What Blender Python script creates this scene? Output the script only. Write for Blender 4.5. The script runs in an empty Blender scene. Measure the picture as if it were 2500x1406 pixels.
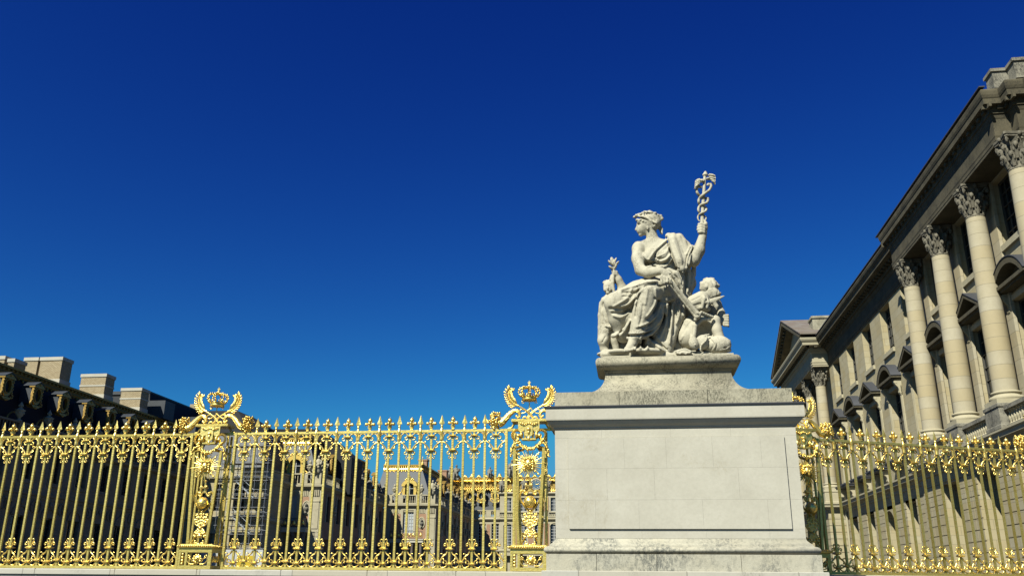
import bpy, math, random
import numpy as np
from mathutils import Vector, Matrix
random.seed(7)
R = math.radians
S = bpy.context.scene
COL = S.collection
# ---------------------------------------------------------------- camera calibration (survey of the place)
CF, CP, CR, CY = 2131.0, 0.325442887, 0.00856503829, -0.137857279
CO = np.array([0, 0, 1.6])
_fw = np.array([math.sin(CY)*math.cos(CP), math.cos(CY)*math.cos(CP), math.sin(CP)])
_r0 = np.array([math.cos(CY), -math.sin(CY), 0.0]); _u0 = np.cross(_r0, _fw)
_rr = math.cos(CR)*_r0 + math.sin(CR)*_u0
_uu = -math.sin(CR)*_r0 + math.cos(CR)*_u0
def at(px, py, Y):
    d = _fw*CF + _rr*(px-1250) + _uu*(703-py)
    p = CO + d*(Y/d[1])
    return (float(p[0]), float(p[1]), float(p[2]))
# ---------------------------------------------------------------- object helpers
def tag(o, label=None, cat=None, group=None, kind=None):
    if label: o['label'] = label
    if cat: o['category'] = cat
    if group: o['group'] = group
    if kind: o['kind'] = kind
    return o
def thing(name, label, cat, loc=(0, 0, 0), rz=0, group=None):
    o = bpy.data.objects.new(name, None); COL.objects.link(o)
    o.empty_display_size = .3
    o.location = loc; o.rotation_euler = (0, 0, rz)
    return tag(o, label, cat, group)
def wloc(o):
    v = Vector((0, 0, 0))
    while o is not None:
        v = v + o.location; o = o.parent
    return v
def copy_tree(o, parent=None):
    c = o.copy(); COL.objects.link(c)
    if parent is not None: c.parent = parent
    for ch in list(o.children): copy_tree(ch, c)
    return c
class MB:
    def __init__(s): s.v = []; s.f = []; s.sm = []
    def add(s, vs, fs, smooth=False):
        b = len(s.v); s.v += [tuple(p) for p in vs]
        s.f += [tuple(i+b for i in f) for f in fs]; s.sm += [smooth]*len(fs)
        return s
    def box(s, x0, x1, y0, y1, z0, z1):
        x0, x1 = min(x0, x1), max(x0, x1); y0, y1 = min(y0, y1), max(y0, y1); z0, z1 = min(z0, z1), max(z0, z1)
        return s.add([(x0,y0,z0),(x1,y0,z0),(x1,y1,z0),(x0,y1,z0),(x0,y0,z1),(x1,y0,z1),(x1,y1,z1),(x0,y1,z1)],
                     [(3,2,1,0),(4,5,6,7),(0,1,5,4),(1,2,6,5),(2,3,7,6),(3,0,4,7)])
    def prism(s, poly, ax, a, b, smooth=False):
        # poly: list of 2D points; ax: extrusion axis 0/1/2; the other two axes in order
        n = len(poly)
        ar = sum(poly[i][0]*poly[(i+1) % n][1]-poly[(i+1) % n][0]*poly[i][1] for i in range(n))
        if ar < 0: poly = poly[::-1]
        def P(p, t):
            if ax == 0: return (t, p[0], p[1])
            if ax == 1: return (p[0], t, p[1])
            return (p[0], p[1], t)
        vs = [P(p, a) for p in poly]+[P(p, b) for p in poly]
        flip = (ax == 1)
        if b < a: flip = not flip
        fs = [tuple(range(n))[::-1], tuple(range(n, 2*n))]
        for i in range(n):
            j = (i+1) % n; fs.append((i, j, n+j, n+i))
        if flip: fs = [f[::-1] for f in fs]
        return s.add(vs, fs, smooth)
    def rings(s, rings, closed=False, caps=True, smooth=True):
        n = len(rings[0]); vs = [p for r in rings for p in r]; fs = []; m = len(rings)
        for i in range(m if closed else m-1):
            a = i*n; b = ((i+1) % m)*n
            for j in range(n):
                k = (j+1) % n; fs.append((a+j, a+k, b+k, b+j))
        s.add(vs, fs, smooth)
        if caps and not closed:
            s.add(rings[0], [tuple(range(n))[::-1]]); s.add(rings[-1], [tuple(range(n))])
        return s
    def tube(s, pts, r, n=6, closed=False, smooth=True, flat=1.0):
        pts = [Vector(p) for p in pts]; m = len(pts)
        if not hasattr(r, '__len__'): r = [r]*m
        rg = []; up = None
        for i in range(m):
            a = pts[(i-1) % m] if (closed or i > 0) else pts[i]
            b = pts[(i+1) % m] if (closed or i < m-1) else pts[i]
            t = (b-a)
            if t.length < 1e-9: t = Vector((0, 0, 1))
            t.normalize()
            if up is None:
                up = Vector((0, 1, 0)) if abs(t.y) < .9 else Vector((1, 0, 0))
            u = (up - t*up.dot(t))
            if u.length < 1e-6: u = t.orthogonal()
            u.normalize(); w = t.cross(u); up = u
            rg.append([tuple(pts[i]+(u*math.cos(q)*flat+w*math.sin(q))*r[i]) for q in [2*math.pi*k/n for k in range(n)]])
        return s.rings(rg, closed, True, smooth)
    def lathe(s, prof, n=16, c=(0, 0, 0), smooth=True, a0=0.0):
        rg = [[(c[0]+r*math.cos(a0+2*math.pi*k/n), c[1]+r*math.sin(a0+2*math.pi*k/n), c[2]+z) for k in range(n)] for r, z in prof]
        return s.rings(rg, False, True, smooth)
    def ball(s, c, r, n=10, m=6, rot=None):
        if not hasattr(r, '__len__'): r = (r, r, r)
        rg = []
        for i in range(m+1):
            th = math.pi*i/m; q = max(math.sin(th), .02)
            ring = []
            for k in range(n):
                p = Vector((r[0]*q*math.cos(2*math.pi*k/n), r[1]*q*math.sin(2*math.pi*k/n), -r[2]*math.cos(th)))
                if rot is not None: p = rot @ p
                ring.append((c[0]+p.x, c[1]+p.y, c[2]+p.z))
            rg.append(ring)
        return s.rings(rg, False, True, True)
    def ringbox(s, x0, x1, y0, y1, prof, smooth=False):
        # stepped / moulded block: prof = [(offset, z)...] bottom to top
        rg = [[(x0-o, y0-o, z), (x1+o, y0-o, z), (x1+o, y1+o, z), (x0-o, y1+o, z)] for o, z in prof]
        return s.rings(rg, False, True, smooth)
    def xf(s, M):
        s.v = [tuple(M @ Vector(p)) for p in s.v]; return s
    def join(s, o):
        b = len(s.v); s.v += o.v; s.f += [tuple(i+b for i in f) for f in o.f]; s.sm += o.sm; return s
    def mesh(s, name, mat, sub=(0, 0, 0)):
        me = bpy.data.meshes.new(name)
        vs = [(p[0]-sub[0], p[1]-sub[1], p[2]-sub[2]) for p in s.v]
        me.from_pydata(vs, [], s.f)
        me.polygons.foreach_set('use_smooth', s.sm)
        me.materials.append(mat); me.update()
        return me
    def build(s, name, mat, parent=None, world=False, loc=(0, 0, 0), rz=0):
        sub = wloc(parent) if (world and parent is not None) else (0, 0, 0)
        o = bpy.data.objects.new(name, s.mesh(name, mat, sub)); COL.objects.link(o)
        o.parent = parent; o.location = loc; o.rotation_euler = (0, 0, rz)
        return o
def put(name, me, parent, loc=(0, 0, 0), rz=0, sc=None):
    o = bpy.data.objects.new(name, me); COL.objects.link(o)
    o.parent = parent; o.location = loc; o.rotation_euler = (0, 0, rz)
    if sc: o.scale = sc
    return o
def bez(pts, n=8):
    # Catmull-Rom through points
    out = []; P = [Vector(p) for p in pts]
    P = [P[0]*2-P[1]]+P+[P[-1]*2-P[-2]]
    for i in range(1, len(P)-2):
        for k in range(n):
            t = k/n
            a, b, c, d = P[i-1], P[i], P[i+1], P[i+2]
            out.append(0.5*((2*b)+(-a+c)*t+(2*a-5*b+4*c-d)*t*t+(-a+3*b-3*c+d)*t**3))
    out.append(P[-2]); return out
def spiral(cx, cz, r0, r1, a0, a1, y=0, n=14):
    return [(cx+(r0+(r1-r0)*i/n)*math.cos(a0+(a1-a0)*i/n), y, cz+(r0+(r1-r0)*i/n)*math.sin(a0+(a1-a0)*i/n)) for i in range(n+1)]
# ---------------------------------------------------------------- materials
KA = .52          # all masonry colours below were noted on a brighter scale
class NT:
    def __init__(s, name):
        s.m = bpy.data.materials.new(name); s.m.use_nodes = True
        s.t = s.m.node_tree; s.t.nodes.clear()
        s.out = s.n('ShaderNodeOutputMaterial'); s.p = s.n('ShaderNodeBsdfPrincipled')
        s.l(s.p.outputs[0], s.out.inputs[0]); s.tc = s.n('ShaderNodeTexCoord')
    def n(s, k, **kw):
        x = s.t.nodes.new(k)
        for a, b in kw.items(): setattr(x, a, b)
        return x
    def l(s, a, b): s.t.links.new(a, b)
    def noise(s, sc, det=4, rough=.6, vec=None, dist=0):
        x = s.n('ShaderNodeTexNoise'); x.inputs['Scale'].default_value = sc; x.inputs['Detail'].default_value = det
        x.inputs['Roughness'].default_value = rough; x.inputs['Distortion'].default_value = dist
        s.l(vec or s.tc.outputs['Object'], x.inputs['Vector']); return x.outputs['Fac']
    def ramp(s, fac, stops):
        x = s.n('ShaderNodeValToRGB'); e = x.color_ramp.elements
        while len(e) < len(stops): e.new(.5)
        for el, (p, c) in zip(e, stops):
            el.position = p; el.color = (*c, 1) if hasattr(c, '__len__') else (c, c, c, 1)
        s.l(fac, x.inputs[0]); return x.outputs[0]
    def mix(s, fac, a, b, mode='MIX'):
        x = s.n('ShaderNodeMix', data_type='RGBA', blend_type=mode)
        for i, v in ((0, fac), (6, a), (7, b)):
            if hasattr(v, 'is_linked'): s.l(v, x.inputs[i])
            elif hasattr(v, '__len__'): x.inputs[i].default_value = (*v, 1)
            else: x.inputs[i].default_value = v if i == 0 else (v, v, v, 1)
        return x.outputs[2]
    def math(s, op, a, b=0.0, c=None):
        x = s.n('ShaderNodeMath', operation=op)
        for i, v in enumerate((a, b) if c is None else (a, b, c)):
            if hasattr(v, 'is_linked'): s.l(v, x.inputs[i])
            else: x.inputs[i].default_value = v
        return x.outputs[0]
    def bump(s, h, st=.3, dist=.02):
        x = s.n('ShaderNodeBump'); x.inputs['Strength'].default_value = st; x.inputs['Distance'].default_value = dist
        s.l(h, x.inputs['Height']); s.l(x.outputs[0], s.p.inputs['Normal'])
    def uvz(s, off=(0, 0)):
        # (x + y, z) wall coordinates in metres
        sp = s.n('ShaderNodeSeparateXYZ'); s.l(s.tc.outputs['Object'], sp.inputs[0])
        u = s.math('ADD', sp.outputs[0], sp.outputs[1]); u = s.math('ADD', u, off[0])
        v = s.math('ADD', sp.outputs[2], off[1])
        c = s.n('ShaderNodeCombineXYZ'); s.l(u, c.inputs[0]); s.l(v, c.inputs[1]); return c.outputs[0], sp
    def brick(s, vec, w, h, mort, c1=0.0, c2=1.0, off=.5, bias=0.0):
        x = s.n('ShaderNodeTexBrick'); x.offset = off; x.squash = 1.0
        x.inputs['Scale'].default_value = 1.0; x.inputs['Mortar Size'].default_value = mort
        x.inputs['Mortar Smooth'].default_value = .1; x.inputs['Bias'].default_value = bias
        x.inputs['Brick Width'].default_value = w; x.inputs['Row Height'].default_value = h
        x.inputs['Color1'].default_value = (c1, c1, c1, 1); x.inputs['Color2'].default_value = (c2, c2, c2, 1)
        x.inputs['Mortar'].default_value = (.5, .5, .5, 1)
        s.l(vec, x.inputs['Vector']); return x
    def set(s, col=None, rough=.8, metal=0.0, spec=.3):
        if col is not None and metal < .3: col = s.mix(1.0, col, (KA, KA, KA), 'MULTIPLY')
        if col is not None:
            if hasattr(col, 'is_linked'): s.l(col, s.p.inputs['Base Color'])
            else: s.p.inputs['Base Color'].default_value = (*col, 1)
        if hasattr(rough, 'is_linked'): s.l(rough, s.p.inputs['Roughness'])
        else: s.p.inputs['Roughness'].default_value = rough
        s.p.inputs['Metallic'].default_value = metal
        s.p.inputs['Specular IOR Level'].default_value = spec
        return s.m
def stone(name, ca, cb, block=None, joint=.5, grime=0.0, gcol=(.06, .06, .05), gscale=1.2, bmp=.25, var=.5, offs=(0, 0), fine=14, spots=0.0, mort=.012):
    t = NT(name)
    base = t.mix(t.ramp(t.noise(1.1, 5, .6), [(.35, 0), (.65, 1)]), ca, cb)
    h = t.noise(fine, 6, .7)
    base = t.mix(t.math('MULTIPLY', t.ramp(h, [(.3, 1), (.6, 0)]), .18), base, tuple(c*.55 for c in ca))
    if block:
        vec, sp = t.uvz(offs)
        b = t.brick(vec, block[0], block[1], mort)
        sepc = t.n('ShaderNodeSeparateColor'); t.l(b.outputs['Color'], sepc.inputs[0])
        base = t.mix(t.math('MULTIPLY', sepc.outputs[0], var), base, tuple(c*q for c, q in zip(cb, (.86, .76, .54))))
        base = t.mix(t.math('MULTIPLY', b.outputs['Fac'], joint), base, tuple(c*.32 for c in ca))
        h = t.math('SUBTRACT', t.math('MULTIPLY', h, .5), t.math('MULTIPLY', b.outputs['Fac'], 1.0))
    if grime > 0:
        g = t.noise(gscale, 9, .72, dist=.4)
        gm = t.ramp(g, [(.62-grime*.25, 0), (.80-grime*.25, 1)])
        mp = t.n('ShaderNodeMapping'); mp.inputs['Scale'].default_value = (1, 1, .55); t.l(t.tc.outputs['Object'], mp.inputs['Vector'])
        g2 = t.ramp(t.noise(gscale*16, 8, .85, mp.outputs[0]), [(.44, 0), (.56, 1)])
        base = t.mix(t.math('MULTIPLY', t.math('MULTIPLY', gm, g2), .9), base, gcol)
    if spots > 0:
        g3 = t.ramp(t.noise(22, 3, .6), [(.66-spots*.1, 0), (.70-spots*.1, 1)])
        base = t.mix(t.math('MULTIPLY', g3, .75), base, gcol)
    t.bump(h, bmp, .02)
    return t.set(base, .88, 0, .25)
M_PLINTH = stone('pale_limestone', (.60, .565, .465), (.67, .635, .53), None, grime=.25, gcol=(.46, .41, .30), gscale=.8, bmp=.12, spots=.0)
M_LICH = stone('lichen_stone', (.49, .445, .32), (.56, .52, .39), None, grime=.95, gcol=(.12, .115, .085), gscale=1.6, bmp=.5)
M_BASE = stone('wet_stained_stone', (.62, .575, .44), (.60, .57, .46), None, grime=.85, gcol=(.16, .165, .15), gscale=.9, bmp=.5)
M_WALL = stone('kerb_stone', (.58, .56, .49), (.64, .61, .53), (2.4, 3.0), joint=.6, grime=.35, gcol=(.25, .24, .2), bmp=.3)
M_STATUE = stone('statue_stone', (.62, .57, .43), (.70, .65, .50), None, grime=.62, gcol=(.17, .15, .10), gscale=2.2, bmp=.6, fine=9)
M_LEAD = NT('lead'); M_LEAD = M_LEAD.set((.05, .052, .06), .55, .3)
def gold(name, col, metal, rough, ham=1.0):
    t = NT(name)
    mp = t.n('ShaderNodeMapping'); mp.inputs['Scale'].default_value = (1, 1, 2.2); t.l(t.tc.outputs['Object'], mp.inputs['Vector'])
    n1 = t.noise(16, 3, .6, mp.outputs[0]); n2 = t.noise(60, 3, .6)
    c = t.mix(t.ramp(n1, [(.35, 0), (.65, 1)]), col, tuple(a*b for a, b in zip(col, (.82, .76, .55))))
    oi = t.n('ShaderNodeObjectInfo'); c = t.mix(oi.outputs['Random'], c, t.mix(1.0, c, (.74, .70, .58), 'MULTIPLY'))
    wn = t.ramp(t.noise(3.2, 5, .7), [(.52, 0), (.72, 1)]); c = t.mix(t.math('MULTIPLY', wn, .25), c, tuple(a*.5 for a in col))
    t.bump(t.math('ADD', n1, t.math('MULTIPLY', n2, .3)), .35*ham, .012)
    return t.set(c, rough, metal, .6)
M_GOLD = gold('gilding', (.94, .74, .26), .84, .34)
M_GOLDB = gold('gilded_bar', (.64, .53, .18), .82, .41)
def flat(name, col, rough=.7, metal=0, spec=.3, nz=0.0, sc=3):
    t = NT(name); c = col
    if nz: c = t.mix(t.math('MULTIPLY', t.noise(sc, 5, .6), nz), col, tuple(a*.4 for a in col))
    return t.set(c, rough, metal, spec)
# ---------------------------------------------------------------- camera, light, sky
cam = bpy.data.objects.new('camera', bpy.data.cameras.new('camera')); COL.objects.link(cam)
cam.data.sensor_width = 36; cam.data.lens = 36*CF/2500; cam.data.clip_start = .1; cam.data.clip_end = 3000
Mx = Matrix.Identity(4)
for i in range(3):
    Mx[i][0] = _rr[i]; Mx[i][1] = _uu[i]; Mx[i][2] = -_fw[i]; Mx[i][3] = CO[i]
cam.matrix_world = Mx; S.camera = cam
cam.data.shift_y = 0.0
SUNV = Vector((-1, -1.85, 2.05)).normalized()
sun = bpy.data.objects.new('sun', bpy.data.lights.new('sun', 'SUN')); COL.objects.link(sun)
sun.data.energy = 5.0; sun.data.angle = R(.5); sun.data.color = (1, .985, .855)
sun.rotation_euler = SUNV.to_track_quat('Z', 'Y').to_euler(); sun.location = (-20, -40, 40)
W = bpy.data.worlds.new('World'); S.world = W; W.use_nodes = True
wt = W.node_tree; wt.nodes.clear()
wo = wt.nodes.new('ShaderNodeOutputWorld'); bg = wt.nodes.new('ShaderNodeBackground'); sk = wt.nodes.new('ShaderNodeTexSky')
sk.sky_type = 'NISHITA'; sk.sun_disc = False
sk.sun_elevation = math.asin(SUNV.z); sk.sun_rotation = math.atan2(SUNV.x, SUNV.y)
sk.altitude = 100; sk.air_density = 1.0; sk.dust_density = .3; sk.ozone_density = 3.0
sp_ = wt.nodes.new('ShaderNodeSeparateColor'); cb_ = wt.nodes.new('ShaderNodeCombineColor')
wt.links.new(sk.outputs[0], sp_.inputs[0])
for i_, (pw, am) in enumerate(((2.15, .56), (2.1, 1.55), (1.2, 1.0))):   # per-channel contrast of the clear sky
    a_ = wt.nodes.new('ShaderNodeMath'); a_.operation = 'MULTIPLY'; a_.inputs[1].default_value = .1
    b_ = wt.nodes.new('ShaderNodeMath'); b_.operation = 'POWER'; b_.inputs[1].default_value = pw
    c_ = wt.nodes.new('ShaderNodeMath'); c_.operation = 'MULTIPLY'; c_.inputs[1].default_value = am*10
    wt.links.new(sp_.outputs[i_], a_.inputs[0]); wt.links.new(a_.outputs[0], b_.inputs[0]); wt.links.new(b_.outputs[0], c_.inputs[0]); d_ = wt.nodes.new('ShaderNodeMath'); d_.operation = 'MINIMUM'; d_.inputs[1].default_value = (.75, 3.4, 6.0)[i_]
    wt.links.new(c_.outputs[0], d_.inputs[0]); wt.links.new(d_.outputs[0], cb_.inputs[i_])
wt.links.new(cb_.outputs[0], bg.inputs[0]); wt.links.new(bg.outputs[0], wo.inputs[0])
bg.inputs[1].default_value = .05
S.view_settings.view_transform = 'Standard'; S.view_settings.look = 'None'; S.view_settings.exposure = 1.0; S.view_settings.gamma = 1
S.cycles.max_bounces = 6; S.cycles.diffuse_bounces = 2
# ================================================================ ground
t = NT('cobbles'); vec = t.tc.outputs['Object']
b = t.brick(vec, .16, .14, .012); v = t.n('ShaderNodeSeparateColor'); t.l(b.outputs['Color'], v.inputs[0])
c = t.mix(v.outputs[0], (.085, .08, .07), (.12, .11, .095)); c = t.mix(t.math('MULTIPLY', b.outputs['Fac'], .8), c, (.08, .075, .065))
t.bump(t.math('MULTIPLY', b.outputs['Fac'], -1), .5, .02); M_COB = t.set(c, .85)
g = MB().box(-900, 900, -300, 1500, -1, 0).build('cobbled_ground', M_COB); tag(g, kind='structure')
# ================================================================ low wall under the railings
B0, T0 = 1.862, 5.312           # underside of the bottom rail, top of the top rail
def low_wall(name, label, x0, x1, y0, y1, loc=(0, 0, 0), rz=0):
    o = thing(name, label, 'wall', loc, rz, 'low stone walls under the railings')
    MB().box(x0, x1, y0, y1, 0, B0-.14).build('wall_base', M_WALL, o)
    m = MB(); n = max(1, round((x1-x0)/2.1)); w = (x1-x0)/n
    for i in range(n): m.ringbox(x0+i*w+.006, x0+(i+1)*w-.006, y0-.05, y1+.05, [(0, B0-.137), (0, B0-.025), (-.02, B0-.004)])
    m.build('coping', M_WALL, o)
    return o
low_wall('low_wall', 'low pale stone wall carrying the gilded railings left of the pedestal', -24, -2.1, 21.62, 22.5)
AZ = 1.1570; RSC = 1.025; RP0 = Vector((4.85*RSC, 24.21*RSC, -.04)); RRZ = math.pi/2-AZ
low_wall('low_wall', 'low pale stone wall carrying the receding railings right of the pedestal', -.55, 13.5, -.38, .45, (RP0.x, RP0.y, -.04), RRZ).scale = (RSC, RSC, RSC)
# ================================================================ pedestal
ped = thing('stone_pedestal', 'massive pale limestone pedestal under the seated stone figures, mossy top step', 'pedestal', (.98, 22.0, 0))
PX0, PX1, PY0, PY1 = -1.84, 3.78, 21.0, 22.8
def pbuild(mb, name, mat): return mb.build(name, mat, ped, world=True)
pbuild(MB().ringbox(PX0-.30, PX1+.36, PY0-.32, PY1+.3, [(0, 0), (0, 1.86), (-.01, 1.875)]), 'plinth_step', M_WALL)
m = MB()
for a, b in ((PX0-.20, -.9), (-.89, .45), (.46, 2.3), (2.31, PX1+.26)): m.box(a, b, PY0-.22, PY1+.2, 1.8751, 2.24)
pbuild(m, 'base_course', M_BASE)
tor = [(.16+.105*math.sin(q), 2.325-.085*math.cos(q)) for q in [math.pi*k/10 for k in range(11)]]
pbuild(MB().ringbox(PX0+.01, PX1-.01, PY0+.01, PY1-.01, [(.13, 2.2401)]+tor+[(.14, 2.41), (.13, 2.45), (.07, 2.50), (.03, 2.54), (.0, 2.60)], True), 'base_moulding', M_BASE)
# die: courses of blocks, a slightly proud panel on the front
m = MB(); m.box(PX0+.02, PX1-.02, PY0+.02, PY1-.02, 2.595, 5.115)
def course(z0, z1, cuts):
    xs = [PX0]+cuts+[PX1]
    for a, b in zip(xs, xs[1:]): m.box(a+.001, b-.001, PY0, PY0+.3, z0+.001, z1-.001)
course(2.59, 2.80, [-.85, .15, 1.6, 3.0]); course(2.80, 3.45, [-1.53, PX1-.31]); course(3.45, 4.17, [-1.53, PX1-.3]); course(4.17, 4.90, [-1.53, PX1-.3]); course(4.90, 5.112, [-.72, .9, 2.3])
for ya, yb in ((PY1-.3, PY1),): m.box(PX0, PX1, ya, yb, 2.60, 5.11)
for xa, xb in ((PX0, PX0+.3), (PX1-.3, PX1)): m.box(xa, xb, PY0+.31, PY1-.31, 2.60, 5.11)
pbuild(m, 'die', M_PLINTH)
m = MB(); rows = ((2.80, 3.45, [-.9, .1, 1.55, 3.0]), (3.45, 4.17, [-.62, .48, 2.4]), (4.17, 4.885, [-.2, .78, 1.85, 2.95]))
for z0, z1, cuts in rows:
    xs = [-1.52]+cuts+[PX1-.285]
    for a, b in zip(xs, xs[1:]): m.box(a+.001, b-.001, PY0-.045, PY0-.001, z0+.001, z1-.001)
pbuild(m, 'front_panel', M_PLINTH)
# cornice with lead cap
pbuild(MB().ringbox(PX0, PX1, PY0, PY1, [(.004, 5.115), (.03, 5.12), (.035, 5.15), (.06, 5.17), (.11, 5.21), (.155, 5.27), (.165, 5.285), (.165, 5.30), (.195, 5.302), (.20, 5.33), (.20, 5.60)], False), 'cornice', M_PLINTH)
pbuild(MB().ringbox(PX0, PX1, PY0, PY1, [(.20, 5.6), (.235, 5.603), (.24, 5.63), (.20, 5.645), (.0, 5.655)]), 'lead_flashing', M_LEAD)
m = MB()
for a, b in ((PX0, -.28), (-.27, 1.82), (1.83, PX1)): m.box(a, b, PY0+.03, PY1-.03, 5.655, 6.02)
pbuild(m, 'top_step', M_LICH)
# concave neck
prof = []
for k in range(13):
    q = k/12; a = q*math.pi/2
    prof.append((.52*(1-math.sin(a)), 6.02+.60*(1-math.cos(a))))
m = MB(); m.ringbox(-.60, 2.47, 21.56, 22.36, prof+[(.03, 6.625), (.03, 6.66)], True)
pbuild(m, 'concave_neck', M_LICH)
tr = [(.10+.14*math.sin(q), 6.83-.15*math.cos(q)) for q in [math.pi*k/10 for k in range(11)]]
pbuild(MB().ringbox(-.60, 2.47, 21.58, 22.56, [(.08, 6.661)]+tr+[(.02, 6.985)], True), 'rounded_slab', M_LICH)
# ================================================================ gilded railings
SPC = .5585
def sq_bar(z0, z1, h=.026): return MB().box(-h, h, -h, h, z0, z1)
H_TOP = T0-.062; H_BOT = B0+.075
ME_BAR_S = sq_bar(H_BOT, H_TOP).mesh('bar', M_GOLDB)
m = MB()   # spear finial with its sleeve
m.lathe([(.034, -.27), (.05, -.27), (.052, -.25), (.046, -.2), (.046, -.1), (.054, -.085), (.05, -.07), (.058, -.05), (.05, -.01), (.04, .015), (.028, .03), (.03, .05), (.02, .065), (.034, .09), (.034, .11), (.018, .13)], 12, (0, 0, T0))
sp = [(.018, .125), (.07, .175), (.044, .24), (.018, .34), (.004, .385)]
vs = [(0, -.022*(1 if 0 < i < 3 else .4), T0+z) for i, (w, z) in enumerate(sp)]
n = len(sp); vv = []
for (w, z) in sp: vv += [(-w, 0, T0+z), (0, -.012*min(1, w/.03), T0+z), (w, 0, T0+z), (0, .012*min(1, w/.03), T0+z)]
m.rings([vv[4*i:4*i+4] for i in range(n)], False, True, False)
ME_SPEAR = m.mesh('spear_finial', M_GOLD)
m = MB()   # fleur-de-lis
m.lathe([(.05, 0), (.052, .02), (.035, .03), (.04, .05), (.06, .06), (.06, .08), (.07, .09), (.07, .11), (.03, .118)], 4, (0, 0, T0), False, math.pi/4)
m.ball((0, 0, T0+.262), (.058, .058, .062)); m.ball((0, 0, T0+.335), .012, 6, 4)
m.tube([(0, 0, T0+.11), (0, 0, T0+.17), (0, 0, T0+.22)], [.022, .03, .035], 8)
for q in range(4):
    a = q*math.pi/2
    ca, sa = math.cos(a), math.sin(a)
    m.ball((.098*ca, .098*sa, T0+.172), (.043, .043, .043), 8, 6)
    m.tube(bez([(0.015*ca, .015*sa, T0+.11), (.04*ca, .04*sa, T0+.17), (.075*ca, .075*sa, T0+.2)], 4), [.016]*9, 6)
ME_FLEUR = m.mesh('fleur_de_lis', M_GOLD)
def vol(m, pts, r=.014, rb=.026, n=5, flat=1.4):
    p = bez(pts, n); m.tube(p, [r]*len(p), 6, flat=flat); m.ball(p[-1], rb, 8, 5)
def collar(m, z, w=.078, h=.03):
    m.ringbox(-.02, .02, -.02, .02, [(w*.35, z-h), (w-.03, z-h*.5), (w-.02, z), (w-.02, z+h*.5), (w*.4, z+h*1.4)])
m = MB()   # lyre scroll under the top rail, centred on a fleur bar
collar(m, T0-.16, .09, .02); collar(m, T0-.525, .095, .028)
for s in (-1, 1):
    vol(m, [(s*.262, 0, T0-.29), (s*.18, -.01, T0-.345), (s*.10, 0, T0-.43), (s*.055, 0, T0-.51)], .022, .012, 6, 1.3)
    vol(m, [(s*.262, 0, T0-.29), (s*.245, 0, T0-.17), (s*.205, 0, T0-.095), (s*.14, 0, T0-.075), (s*.085, 0, T0-.1), (s*.06, 0, T0-.145)], .017, .01)
    vol(m, [(s*.05, 0, T0-.175), (s*.07, -.01, T0-.24), (s*.125, -.01, T0-.235), (s*.135, -.01, T0-.19), (s*.108, -.012, T0-.185)], .015, .022)
    vol(m, [(s*.045, 0, T0-.56), (s*.075, -.01, T0-.62), (s*.13, -.01, T0-.61), (s*.135, -.01, T0-.565), (s*.108, -.012, T0-.56)], .015, .024)
    vol(m, [(s*.045, 0, T0-.57), (s*.07, 0, T0-.65), (s*.10, 0, T0-.70), (s*.07, 0, T0-.735), (s*.04, 0, T0-.70)], .012, .016)
    vol(m, [(s*.19, 0, T0-.34), (s*.175, -.02, T0-.29), (s*.14, -.03, T0-.305)], .010, .014, 4)
    vol(m, [(s*.15, 0, T0-.38), (s*.165, -.02, T0-.44), (s*.13, -.03, T0-.46)], .010, .013, 4)
ME_LYRE = m.mesh('upper_scroll', M_GOLD)
m = MB()   # crest and volutes above the bottom rail, centred on a fleur bar
Z = B0
collar(m, Z+.165, .085, .022); collar(m, Z+.515, .085, .024)
for s in (-1, 1):
    vol(m, [(s*.05, 0, Z+.46), (s*.085, 0, Z+.40), (s*.17, -.01, Z+.33), (s*.235, 0, Z+.225)], .02, .01, 6, 1.3)
    vol(m, [(s*.04, 0, Z+.535), (s*.06, 0, Z+.60), (s*.105, -.01, Z+.65), (s*.14, -.01, Z+.625), (s*.13, -.012, Z+.585), (s*.112, -.014, Z+.595)], .015, .021)
    vol(m, [(s*.03, 0, Z+.54), (s*.05, 0, Z+.64), (s*.09, 0, Z+.70), (s*.07, 0, Z+.745), (s*.035, 0, Z+.73)], .013, .016)
    vol(m, [(s*.055, 0, Z+.18), (s*.08, 0, Z+.235), (s*.12, -.01, Z+.245), (s*.15, -.01, Z+.22), (s*.135, -.014, Z+.19)], .014, .024)
    vol(m, [(s*.245, 0, Z+.165), (s*.22, 0, Z+.11), (s*.165, 0, Z+.08), (s*.11, 0, Z+.095), (s*.05, 0, Z+.135)], .016, .008)
    vol(m, [(s*.15, 0, Z+.345), (s*.15, -.03, Z+.39), (s*.18, -.04, Z+.41), (s*.20, -.045, Z+.40)], .010, .013, 4)
    vol(m, [(s*.18, 0, Z+.30), (s*.145, -.03, Z+.30), (s*.135, -.04, Z+.27)], .010, .015, 4)
    m.ball((s*.175, -.012, Z+.31), (.028, .022, .034), 6, 4)
ME_CREST = m.mesh('lower_scroll', M_GOLD)
m = MB(); collar(m, B0+.205, .085, .024); ME_COL = m.mesh('bar_collar', M_GOLD)
RJ = random.Random(21)
def jit(o, z=4, t=.7):
    o.rotation_euler = (R(RJ.uniform(-t, t)), R(RJ.uniform(-t, t)), R(RJ.uniform(-z, z))); return o
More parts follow.
